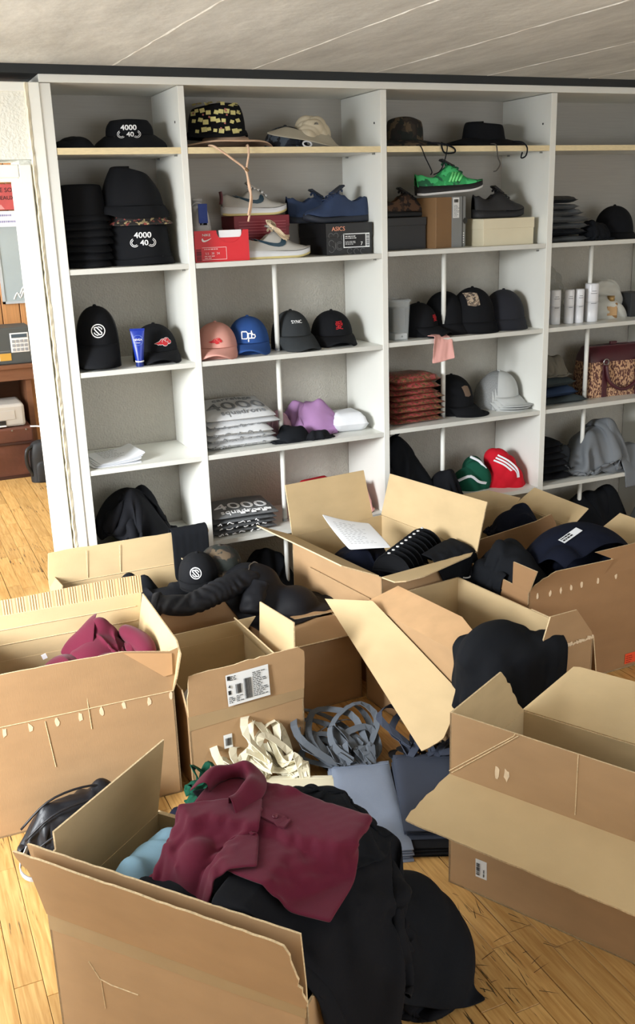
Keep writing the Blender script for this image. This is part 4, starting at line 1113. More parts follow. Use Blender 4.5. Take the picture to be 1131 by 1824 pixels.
def tote(loc, rz, w, h, mat, label, group, seed, straps=None, t=.007, hem=True, smat=None):
    o = empty('tote_bag', label, 'bag', loc, rz, group)
    g = G(); P = bag_grid(w, h, t, seed); g.grid(P); Bm = P.copy(); Bm[..., 2] = 0.0; g.grid(Bm[::-1])
    n, m = P.shape[:2]; ring = [(0, j) for j in range(m)] + [(i, m - 1) for i in range(1, n)] + [(n - 1, j) for j in range(m - 2, -1, -1)] + [(i, 0) for i in range(n - 2, 0, -1)]
    A_ = [P[i, j] for i, j in ring]; B_ = [Bm[i, j] for i, j in ring]; k = len(ring)
    g.add(A_ + B_, [(i, (i + 1) % k, k + (i + 1) % k, k + i) for i in range(k)])
    g.build('bag_body', mat, o, smooth=True)
    if hem: G().ribbon([Vector((x, -.028, t + .0006 + .0)) for x in np.linspace(-w * .47, w * .47, 12)], (0, 1, 0), .0025, .0006).build('hem_seam', mat, o)
    if straps:
        for q, (rise, out, sp) in enumerate(straps):
            s = G(); ribbon_loop(s, (-w * .22, -.02, t), (w * .22, -.02, t), out, rise, seed * 10 + q, w=.026 if w > .3 else .024, spread=sp)
            s.build('strap', smat or mat, o)
    return o
def rs(r, L, lat=0.0, rise=.1): return (rise * r.uniform(.4, 1.15), Vector((lat + r.uniform(-.14, .11), L * r.uniform(.45, 1.1), 0)), .06)
ORD = ('second', 'third', 'fourth', 'fifth', 'sixth')
def stack(n, x, y, z, rz, w, h, mat, colour, where, seed, strap, tk=.0085, per=2, smat=None):
    r = random.Random(seed)
    for k in range(n):
        last = k == n - 1
        lab = ('%s canvas tote bag on top of its stack, %s' % (colour, where)) if last else '%s canvas tote bag, %s from the top of its stack' % (colour, ORD[n - 2 - k])
        tote((x + r.uniform(-.007, .007), y + r.uniform(-.007, .007), z + tk * k), rz + r.uniform(-.025, .025), w, h, mat, lab, colour + ' tote bags', seed + k,
             [rs(r, strap[0], strap[1], strap[2] * (.6 + .5 * k / n)) for q in range(per)], tk - .0004, smat=smat)
    return z + tk * n
stack(5, -.262, -1.40, 0.001, -.44, .37, .40, CREAM, 'cream', 'under the maroon polo', 100, (.17, -.13, .16), per=3)
stack(5, .0, -1.45, 0.001, -.331, .195, .48, BLUEGREY, 'blue grey', 'beside the cream bags', 200, (.24, -.06, .11), per=3, smat=cloth_mat('grey_strap', (92, 98, 106)))
BLK = cloth_mat('black_canvas', (26, 27, 30), amt=.06)
zb = stack(4, .185, -1.55, 0.001, -.42, .19, .44, BLK, 'black', 'beneath the slate bags', 300, (.20, .04, .02), per=1)
stack(4, .195, -1.53, zb, -.42, .195, .42, SLATE, 'slate', 'under the leaning cardboard panel', 400, (.28, .03, .10), per=1)

# black nylon bag, navy shirt and green tote between the big left carton and the foreground carton
nb = empty('nylon_bag', 'black nylon drawstring bag lying in front of the large left carton', 'bag', (-.915, -1.39, 0), .12)
lump((0, 0, 0), (.205, .095), .17, NYLON, None, None, 'bag_body', 0, 501, .02, 26, p=2.2, q=1.8, parent=nb)
pth = smooth_path([(-.17, -.05, .07), (-.205, -.085, .03), (-.18, -.12, .006), (-.10, -.125, .006), (-.04, -.10, .03)], 18)
G().ribbon(pth, Vector((0, 0, 1)), .014, .0015).build('strap', M('reflective_edge', (170, 172, 176), .4), nb)
g = G()
for k, (yy, zz) in enumerate(((-.07, .09), (-.03, .13), (.01, .155))): g.tube(smooth_path([(-.17, yy, zz * .6), (-.08, yy - .015, zz + .012), (.04, yy - .01, zz + .016), (.15, yy + .01, zz * .75)], 14), .0035, 6)
g.build('piping', NYLON, nb, smooth=True)
lump((-.62, -1.60, 0), (.10, .13), .17, NAVY, 'navy garment on the floor between the nylon bag and the green tote', 'clothes', 'garment', .3, 503, .016, 18)
gt = empty('tote_bag', 'dark green tote bag crumpled on the floor beside the shipping-label carton', 'bag', (-.535, -1.47, 0), -.3)
lump((0, 0, 0), (.10, .13), .10, GREENC, None, None, 'bag_body', 0, 505, .016, 22, parent=gt)
for q in range(2):
    s = G(); ribbon_loop(s, (-.05, .02, .08), (.05, .0, .085), (.03 - .05 * q, .05, 0), .06, 61 + q); s.build('strap', GREENC, gt, smooth=True)

# ================================================================== things on the shelves
CAPBLK = cloth_mat('cap_black', (20, 21, 24), spec=.15)
CAPGREY = cloth_mat('cap_washed_black', (48, 51, 53), amt=.25)
CAPBLUE = cloth_mat('cap_blue', (42, 74, 132))
CAPPINK = cloth_mat('cap_pink', (205, 150, 138))
CAPWHITE = cloth_mat('cap_light_grey', (176, 178, 176))
CAMO = speck_mat('camouflage', (52, 44, 36), [(32, 28, 25), (86, 72, 54), (24, 30, 26)], 14, .52)
CAMOBLUE = speck_mat('tie_dye_navy', (30, 34, 44), [(74, 82, 92), (20, 22, 28)], 22, .52)
BEIGEC = cloth_mat('beige_cotton', (196, 184, 160))
STRAW = M('pink_beige_cloth', (214, 180, 152), .9, .06, 8, bump=.6, bscale=60, bstretch=(1, 8, 1))

class CapG:
    def __init__(s, rx, ry, h, q=3.0): s.rx, s.ry, s.h, s.q = rx, ry, h, q
    def R(s, z): return max(0.0, 1 - (max(z, 0) / s.h) ** s.q) ** .5
    def pt(s, th, z, k=0.0):
        r = s.R(z); return Vector(((s.rx + k) * r * math.sin(th), -(s.ry + k) * r * math.cos(th), z))
    def front(s, x, z, lift=.0015):
        r = s.R(z); sx = max(-.98, min(.98, x / (s.rx * r + 1e-6))); y = -s.ry * r * math.sqrt(1 - sx * sx)
        n = Vector((x / s.rx ** 2, y / s.ry ** 2, .4 * z / s.h ** 2 * 2)).normalized()
        return Vector((x, y, z)) + n * lift, n

def cap(loc, rz, label, mat, rx=.086, ry=.098, h=.135, brim=.072, slope=.25, brim_z=.045, emblem=None, group='caps on the shelves', brim_mat=None, curve=7.0, patch=None, button=True, mesh_back=None):
    o = empty('cap', label, 'cap', loc, rz, group); c = CapG(rx, ry, h, 4.2 if h > .22 else 3.0)
    nt, nz = 48, 15; P = np.zeros((nz, nt, 3))
    for i in range(nz):
        z = h * (1 - (1 - i / (nz - 1)) ** 1.7) if i < nz - 1 else h
        for j in range(nt):
            th = 2 * pi * j / nt; d = min(abs((th / (pi / 3)) % 1), 1 - abs((th / (pi / 3)) % 1)) * (pi / 3)
            p = c.pt(th, z, -.0022 * math.exp(-(d / .06) ** 2)); P[i, j] = p
    g = G().grid(P, wrap_v=True)
    if mesh_back is not None:
        g.mi = [1 if (2 * pi * (k % nt) / nt > 1.25 and 2 * pi * (k % nt) / nt < 2 * pi - 1.25) else 0 for k in range(len(g.f))]
        g.build('crown', [mat, mesh_back], o, smooth=True)
    else: g.build('crown', mat, o, smooth=True)
    # brim: crescent ahead of the crown, bowed down at the sides
    nb, mb = 22, 7; V = np.zeros((nb, mb, 3)); a1 = 1.28
    for i in range(nb):
        th = -a1 + 2 * a1 * i / (nb - 1); e = math.cos(th / a1 * pi / 2) ** .55
        b0 = c.pt(th, brim_z)
        for j in range(mb):
            t = j / (mb - 1); L = brim * e * t
            x = b0.x + L * math.sin(th) * .35; y = b0.y - L
            V[i, j] = (x, y, max(brim_z - slope * L - curve * x * x * (0.15 + .85 * t) * (L / brim if brim else 0) - 0 * t, .002))
    G().grid(V).build('brim', brim_mat or mat, o, smooth=True, thick=.004)
    if button: G().lathe([(.0, .006), (.005, .005), (.008, .001), (.008, -.002)], (0, 0, h), 12).build('top_button', mat, o, smooth=True)
    if emblem: emblem(o, c)
    return o
def on_cap(o, c, V, Fs, mat, x0, z0, name='emblem', lift=.0018):
    W = []
    for x, y, z in V:
        p, n = c.front(x + x0, y + z0, lift); W.append(p + n * z)
    return G().add(W, Fs).build(name, mat, o)
def ring_geo(r0, r1, n=36, a0=0, a1=2 * pi, t=.0006):
    V = []; full = abs(a1 - a0 - 2 * pi) < 1e-6; m = n if full else n + 1
    for k in range(m):
        a = a0 + (a1 - a0) * k / n; V += [(r0 * math.cos(a), r0 * math.sin(a), t), (r1 * math.cos(a), r1 * math.sin(a), t)]
    Fs = [(2 * k, 2 * k + 1, 2 * ((k + 1) % m) + 1, 2 * ((k + 1) % m)) for k in range(n)]
    return V, Fs
def stroke_geo(pts, w, t=.0008):
    V = []; n = len(pts)
    for i, p in enumerate(pts):
        a, b = pts[max(i - 1, 0)], pts[min(i + 1, n - 1)]; d = Vector((b[0] - a[0], b[1] - a[1])).normalized()
        V += [(p[0] - d.y * w / 2, p[1] + d.x * w / 2, t), (p[0] + d.y * w / 2, p[1] - d.x * w / 2, t)]
    return V, [(2 * i, 2 * i + 1, 2 * i + 3, 2 * i + 2) for i in range(n - 1)]
def cloud_emblem(o, c, x0=.018, z0=.062, s=1.0, outline=True):
    """a plain puffy cloud with a tail"""
    def blob(k, t):
        V, Fs = [], []
        for (x, y, r) in ((.0, .0, .013), (.014, .004, .012), (.024, -.003, .009), (.008, -.008, .011), (-.010, -.004, .009), (-.020, -.007, .005)):
            b = len(V); m = 18; V.append((x * s, y * s, t))
            for i in range(m): a = 2 * pi * i / m; V.append((x * s + (r * s + k) * math.cos(a), y * s + (r * s * .8 + k) * math.sin(a), t))
            Fs += [(b, b + 1 + i, b + 1 + (i + 1) % m) for i in range(m)]
        b = len(V); V += [(-.018 * s, (.0) * s + k, t), (-.018 * s, -.010 * s - k, t), (-.036 * s - k, -.006 * s, t)]; Fs.append((b, b + 2, b + 1))
        return V, Fs
    if outline:
        V, Fs = blob(.0018, 0); on_cap(o, c, V, Fs, WHITEINK, x0, z0, 'emblem_outline')
    V, Fs = blob(0, .0007); on_cap(o, c, V, Fs, REDINK, x0, z0, 'cloud_emblem', .0024)
    for (x, y, r, a0) in ((.001, .001, .0060, .2), (.014, .004, .0058, 1.2), (.022, -.004, .0045, 2.0)):
        V, Fs = ring_geo((r - .0007) * s, (r + .0007) * s, 12, a0, a0 + 3.6); on_cap(o, c, V, Fs, WHITEINK if outline else CAPPINK, x0 + x * s, z0 + y * s, 'cloud_swirl', .0036)
def round_emblem(o, c, x0=0.0, z0=.15, r=.024):
    for a, b in ((r, r * .86),): V, Fs = ring_geo(b, a); on_cap(o, c, V, Fs, WHITEINK, x0, z0, 'round_emblem')
    for s in (1, -1):
        pts = [(s * -.55 * r, s * .45 * r), (s * -.2 * r, s * .55 * r), (s * .25 * r, s * .05 * r), (s * .55 * r, s * -.35 * r)]
        V, Fs = stroke_geo(pts, r * .17); on_cap(o, c, V, Fs, WHITEINK, x0, z0, 'round_emblem')
        V, Fs = ring_geo(r * .52, r * .66, 12, .3 + (0 if s > 0 else pi), 1.6 + (0 if s > 0 else pi)); on_cap(o, c, V, Fs, WHITEINK, x0, z0, 'round_emblem')
    V, Fs = stroke_geo([(-.5 * r, .1 * r), (.5 * r, -.1 * r - .0)], r * .0 + .0001)
def text_emblem(txt, size, x0, z0, mat, bold=None):
    def f(o, c):
        V, Fs = text_geo(txt, size); on_cap(o, c, V, Fs, mat, x0, z0, 'lettering')
    return f
def dp_emblem(o, c):
    r = .005
    for pts in ([(-.028, .018), (-.028, -.012), (-.008, -.012), (-.003, -.006), (-.003, .012), (-.008, .018), (-.028, .018)],
                [(.0, .010), (.0, -.026)], [(.0, .010), (.020, .010)], [(.0, -.010), (.026, -.010), (.030, -.004), (.028, .004), (.014, .005)], [(.014, .022), (.014, -.010)]):
        V, Fs = stroke_geo(pts, r); on_cap(o, c, V, Fs, WHITEINK, .0, .082, 'lettering')
    V, Fs = ring_geo(.0, .013, 20); on_cap(o, c, [(x, y * .5, z) for x, y, z in V], Fs, INK, .0, .030, 'sticker')
    V, Fs = ring_geo(.010, .0118, 20); on_cap(o, c, [(x, y * .5, z) for x, y, z in V], Fs, WHITEINK, .0, .030, 'sticker', .0026)

cap((-.405, .15, S3), -.28, 'tall black trucker cap with round white line emblem, left of the blue tube', CAPBLK, .090, .096, .255, .075, 1.15, .100, lambda o, c: round_emblem(o, c, .012, .158, .028), curve=3, mesh_back=M('black_mesh', (30, 32, 35), .8, .2, 200))
cap((-.150, .19, S3), -.10, 'black cap with a red cloud emblem edged in white, right of the blue tube', CAPBLK, .098, .105, .158, .078, .28, .046, lambda o, c: cloud_emblem(o, c, .022, .088, 1.05))
cap((.116, .14, S3), -.35, 'pink cap with a red cloud emblem', CAPPINK, .094, .10, .150, .075, .28, .046, lambda o, c: cloud_emblem(o, c, .0, .078, .85, False))
cap((.285, .185, S3), -.34, 'blue cap with white monogram letters and white brim edge', CAPBLUE, .096, .104, .160, .078, .26, .048, dp_emblem)
cap((.497, .185, S3), .12, 'washed grey black cap with small white SYNC lettering', CAPGREY, .094, .102, .172, .085, .55, .062, text_emblem('SYNC', .019, -.012, .125, WHITEINK))
cap((.715, .21, S3), -.16, 'black cap with a red character embroidered on its front', CAPBLK, .100, .104, .155, .076, .26, .044, text_emblem('愛', .040, .012, .090, REDINK))
cap((1.165, .17, S3 + .006), .55, 'black cap with a small red emblem beside the clear plastic tub', CAPBLK, .090, .098, .158, .078, .3, .046, text_emblem('愛', .034, .0, .085, REDINK))
PATCH = speck_mat('tan_print', (120, 104, 88), [(70, 62, 56), (168, 150, 128)], 60, .5)
def patch_emblem(x0, z0, w, h, mat):
    def f(o, c):
        V, Fs = [], []; n = 8
        for i in range(n + 1):
            for j in range(n + 1): V.append(((i / n - .5) * w, (j / n - .5) * h * (1 - .35 * abs(i / n - .5)), .0004))
        Fs = [(i * (n + 1) + j, (i + 1) * (n + 1) + j, (i + 1) * (n + 1) + j + 1, i * (n + 1) + j + 1) for i in range(n) for j in range(n)]
        on_cap(o, c, V, Fs, mat, x0, z0, 'printed_patch')
    return f
cap((1.335, .21, S3 + .006), .25, 'large black cap behind the support pole, third shelf of the third bay', CAPBLK, .105, .11, .200, .05, 1.2, .05, None)
cap((1.475, .175, S3 + .006), -.1, 'large black cap with a faded tan print, right of the support pole', CAPBLK, .115, .115, .212, .05, 1.2, .05, patch_emblem(-.035, .160, .055, .065, PATCH))
cap((1.668, .185, S3 + .006), -.2, 'plain black cap at the right end of the cap row', M('cap_blueblack', (21, 23, 32), .9), .108, .11, .190, .05, 1.2, .05, None)
cap((1.385, .22, S4 + .006), .62, 'black cap with an oval tan patch, right of the red packets', CAPBLK, .112, .118, .195, .085, .75, .045, patch_emblem(-.03, .12, .04, .055, M('tan_patch', (112, 92, 76), .8)))
GM = M('grey_mesh', (128, 130, 130), .8, .25, 220)
for k in range(3):
    cap((1.672 - .012 * k, .215 + .006 * k, S4 + .006 + .024 - .012 * k), .50, ('light grey trucker cap on top of its nested stack', 'light grey cap nested second under the trucker cap', 'light grey cap lowest in the nested stack')[k], CAPWHITE, .098, .106, .165, .085, .85, .040, None, 'nested grey caps', mesh_back=GM)
cap((2.36, .20, S2 + .006), -.3, 'black cap at the far right above the white bottles', CAPBLK, .10, .105, .165, .06, .5, .03, None)

# bucket and brimmed hats
def hat_prof(rt, rb, R, h, bz):
    return [(R, 0.0), (R * .985, .004), (R * .86 + rb * .14, bz * .42), ((R + rb) / 2, bz * .66), (rb * 1.03, bz), (rb * 1.0, bz + .004), (rb * .985, bz + (h - bz) * .35), ((rb + rt) / 2, bz + (h - bz) * .70), (rt, h - .010), (rt * .96, h - .003), (rt * .85, h + .001), (rt * .4, h + .002), (.0, h + .002)]
def hat(loc, rz, label, mat, rt=.075, rb=.092, R=.15, h=.115, bz=.05, wob=.006, seed=1, emblem=None, group='hats on the shelves', sx=1.0, sy=.92, name='bucket_hat', brim_mat=None, droop=.0, sub=1, squash=.0, lf=.0, cat='hat'):
    o = empty(name, label, cat, loc, rz, group); pr = hat_prof(rt, rb, R, h, bz); rr = np.random.RandomState(seed); ph = rr.uniform(0, 6.28, 6)
    def fn(p, a):
        k = math.hypot(p.x, p.y) / R; zf = p.z / h
        w = wob * (math.sin(2 * a + ph[0]) + .6 * math.sin(3 * a + ph[1]) + .4 * math.sin(5 * a + ph[2]))
        z = p.z + (w * k * .9 if p.z < bz else 0) + droop * k * k * math.cos(2 * a + ph[3]) * (1 if p.z < bz else 0)
        if p.z < bz: z += lf * k ** 3 * max(0, -math.sin(a))
        s = 1 + (w / R) * .6
        if p.z > bz * 1.2: z -= squash * h * (.5 + .5 * math.sin(a + ph[4])) * (zf - bz / h); s += .05 * math.sin(4 * a + ph[5]) * zf
        return (p.x * s, p.y * s, max(z, .0015))
    full = G().lathe(pr, (0, 0, 0), 40, sx, sy, fn=fn)
    k = 40 * 4
    bf = [(f, m) for f, m in zip(full.f, full.mi)]
    crown = G(); crown.v = full.v; crown.f = [f for f in full.f if min(f) >= k - 40 + 0 and min(f) >= 160]; crown.mi = [0] * len(crown.f)
    br = G(); br.v = full.v; br.f = [f for f in full.f if min(f) < 160 and len(f) == 4]; br.mi = [0] * len(br.f)
    crown.build('crown', mat, o, smooth=True, sub=sub); br.build('brim', brim_mat or mat, o, smooth=True, thick=.004, sub=sub)
    def surf(x, z, lift=.003):
        zs = [q[1] for q in pr]; r = float(np.interp(z, zs, [q[0] for q in pr])); X = x / sx
        y = -math.sqrt(max(r * r - X * X, 1e-6)) * sy; n = Vector((x, y, r * .5)).normalized(); return Vector((x, y, z)) + n * lift, n
    if emblem: emblem(o, surf)
    return o
def emb4000(x0, z0, s):
    def f(o, surf):
        def put(V, Fs, mat, dx, dz, nm):
            W = []
            for x, y, z in V:
                p, n = surf(x + x0 + dx, y + z0 + dz, .0075); W.append(p + n * z)
            G().add(W, Fs).build(nm, mat, o)
        for t, sz, dx, dz in (('4000', s, 0, s * .52), ('40', s * .95, .004, -s * .42)):
            V, Fs = text_geo(t, sz); put([(x * 1.05, y, z) for x, y, z in V], Fs, WHITEINK, dx, dz, 'lettering')
            put([(x * 1.05 + .0012, y, z) for x, y, z in V], Fs, WHITEINK, dx, dz, 'lettering')
        for sg in (-1, 1):
            for r in (.30, .48):
                V, Fs = ring_geo(s * r, s * (r + .07), 12, -2.4, 1.2); put([(sg * (x + .0), y, z) for x, y, z in V], Fs if sg > 0 else [tuple(reversed(q)) for q in Fs], WHITEINK, sg * s * 1.02, -s * .38, 'laurel')
    return f
hat((-.190, .17, S1), -.25, 'black bucket hat with white 4000 print on the top shelf', CAPBLK, .078, .095, .150, .115, .055, .006, 2, emb4000(-.002, .062, .028))
blob((-.43, .12, S1), (.075, .07), .045, CAPBLK, 'flat black hat at the left end of the top shelf', 'hat', 'folded_hat', 0, 601, .006, 24)
hat((-.186, .185, S2), -.25, 'black bucket hat with white 4000 print under the flowered hat', CAPBLK, .128, .135, .150, .165, .03, .004, 3, emb4000(.018, .100, .032))
FLOWER = speck_mat('flowered_print', (36, 32, 30), [(168, 150, 110), (140, 66, 60), (26, 26, 26)], 38, .56)
hat((-.184, .185, S2 + .160), -.3, 'flowered hat squeezed between the printed bucket hat and the big black hat', FLOWER, .10, .125, .146, .05, .016, .004, 5)
hat((-.200, .185, S2 + .188), -.6, 'big black hat slouched on top of the flowered hat', CAPBLK, .084, .128, .152, .205, .05, .012, 6, None, sub=1, squash=.25)
for k in range(7):
    hat((-.411 + .004 * math.sin(k * 2.1), .17, S2 + .030 * k), .3 * k, 'topmost black bucket hat of the tall stack at the left' if k == 6 else 'black bucket hat, %s from the bottom of the tall stack' % ('lowest', 'second', 'third', 'fourth', 'fifth', 'sixth')[k] if k else 'black bucket hat lowest in the tall stack at the left',
        CAPBLK, .078, .088, .104, .145 if k == 6 else .10, .026, .003, 20 + k, None, 'stack of black bucket hats', sx=.98, sy=1.1)

def squares(o, surf):
    r = random.Random(8)
    for i in range(9):
        for j in range(4):
            g = G()
            x = (i - 4) * .024 + r.uniform(-.006, .006) + (.012 if j % 2 else 0); z = .028 + .036 * j + r.uniform(-.006, .006)
            if abs(x) > .098: continue
            s, a = .0105 * r.uniform(.8, 1.2), r.uniform(-.4, .4); V = []
            for q in range(4):
                b = a + pi / 4 + q * pi / 2; p, n = surf(x + s * math.cos(b) * 1.3, min(max(z + s * math.sin(b) * 1.1, .004), .158), .004); V.append(p)
            g.add(V, [(0, 1, 2, 3)]).build('printed_square', mm('cream_yellow_print', (216, 208, 140), .8, .15, 60), o)
    for i in range(9):
        g = G(); V = []; x, z = r.uniform(-.09, .09), r.uniform(.03, .14)
        for q in range(4):
            b = q * pi / 2 + .5; p, n = surf(x + .005 * math.cos(b), z + .005 * math.sin(b), .0045); V.append(p)
        g.add(V, [(0, 1, 2, 3)]).build('printed_dot', mm('pink_print', (180, 110, 104), .8), o)
bh = hat((.235, .20, S1), -.3, 'wide pink beige sun hat with a long chin cord, beneath the patterned hat', STRAW, .085, .10, .200, .060, .030, .006, 31, name='sun_hat', lf=.034)
pc = [(.20, -.03, 2.064), (.25, -.05, 2.03), (.300, -.05, 1.985), (.306, -.05, 1.97)]
gcord = [Vector(p) - Vector(bh.location) for p in pc]
Ri = Matrix.Rotation(.3, 3, 'Z')
def cordpart(o, pts, r=.0035, mat=None, name='chin_cord'):
    Rm = Matrix.Rotation(-o.rotation_euler.z, 3, 'Z'); L = [Rm @ (Vector(p) - Vector(o.location)) for p in pts]
    return G().tube(smooth_path(L, 24), r, 7).build(name, mat or STRAW, o, smooth=True)
cordpart(bh, [(.10, .03, 2.078), (.105, -.012, 2.074), (.13, -.03, 2.055), (.18, -.034, 2.02), (.232, -.034, 1.978), (.242, -.034, 1.91), (.252, -.034, 1.86), (.232, -.034, 1.775)], .0045)
cordpart(bh, [(.265, .03, 2.076), (.255, -.012, 2.074), (.25, -.03, 2.04), (.236, -.034, 1.982), (.240, -.038, 1.94), (.248, -.038, 1.88), (.232, -.038, 1.80)], .0045)
cordpart(bh, [(.230, -.036, 1.985), (.242, -.036, 1.974)], .007, M('cord_stopper', (120, 92, 60), .5), 'cord_stopper')
hat((.195, .20, S1 + .045), -.34, 'black hat printed with cream squares, sitting on the pink beige sun hat', CAPBLK, .098, .118, 0.128, .138, .022, .006, 33, squares, squash=.18)
cap((.500, .17, S1), .9, 'dark tie dyed cap lying at the left of the crumpled beige cap', CAMOBLUE, .085, .095, .095, .06, .3, .014)
hb = empty('cap', 'beige cap crumpled with its brim over the tie dyed cap', 'cap', (.610, .15, S1), 0, 'caps on the shelves')
blob((.0, .0, .035), (.095, .075), .105, BEIGEC, None, None, 'crown', .2, 611, .014, 30, parent=hb)
V = np.zeros((14, 7, 3))
for i in range(14):
    for j in range(7):
        a = -1.5 + 3.0 * i / 13; r = .075 + .11 * (j / 6) * math.cos(a * .8) ** .5
        V[i, j] = (-.02 + r * math.sin(a) * 1.35, -.01 - r * math.cos(a) * .55, .060 - .10 * max(0, math.sin(a)) * (j / 6) - .35 * (r - .075) + .03 * max(0, -math.sin(a)))
V[..., 2] = np.maximum(V[..., 2], .004)
G().grid(V).build('brim', cloth_mat('beige_brim', (176, 168, 150)), hb, smooth=True, thick=.004, sub=1)
G().lathe([(.0, .01), (.006, .008), (.009, .003), (.010, 0)], (.0, -.068, .095), 12).build('eyelet', METAL, hb)
G().tube([(-.06 + .02 * math.cos(t), -.10 + .006 * math.sin(t), .014 + .012 * math.sin(t)) for t in np.linspace(0, 6.28, 16)], .004, 6).build('clear_clip', WHITEP, hb, smooth=True)
h1 = hat((1.105, .19, S1), .2, 'camouflage brimmed hat with dangling cord on the top shelf', CAMO, .080, .090, .170, .135, .035, .014, 41, None, name='brimmed_hat', squash=.25, sy=.85)
cordpart(h1, [(1.13, .03, 2.085), (1.19, .0, 2.08), (1.245, -.008, 2.062), (1.25, -.010, 2.042), (1.20, -.010, 2.040), (1.185, -.008, 2.062), (1.20, .02, 2.085)], .004, BLACK)
cordpart(h1, [(1.07, .02, 2.075), (1.076, -.008, 2.068), (1.10, -.008, 2.02), (1.134, -.004, 1.965), (1.15, .03, 1.95)], .0026, BLACK)
cordpart(h1, [(1.215, .02, 2.075), (1.213, -.008, 2.065), (1.20, -.008, 2.01), (1.18, -.004, 1.965), (1.165, .03, 1.95)], .0026, BLACK)
h2 = hat((1.535, .19, S1), -.2, 'black brimmed hat with cord on the top shelf', CAPBLK, .096, .105, .205, .120, .038, .010, 43, None, name='brimmed_hat', squash=.2, sy=.85, sx=1.0)
cordpart(h2, [(1.47, .03, 2.08), (1.472, -.012, 2.072), (1.476, -.02, 2.02), (1.49, -.02, 1.99), (1.472, -.02, 1.962), (1.455, -.02, 1.957)], .0030, M('grey_cord', (70, 66, 60), .8))
cordpart(h2, [(1.59, .03, 2.09), (1.615, -.01, 2.084), (1.642, -.015, 2.06), (1.636, -.015, 2.025), (1.61, -.015, 2.015), (1.615, -.015, 2.04)], .0035, BLACK)

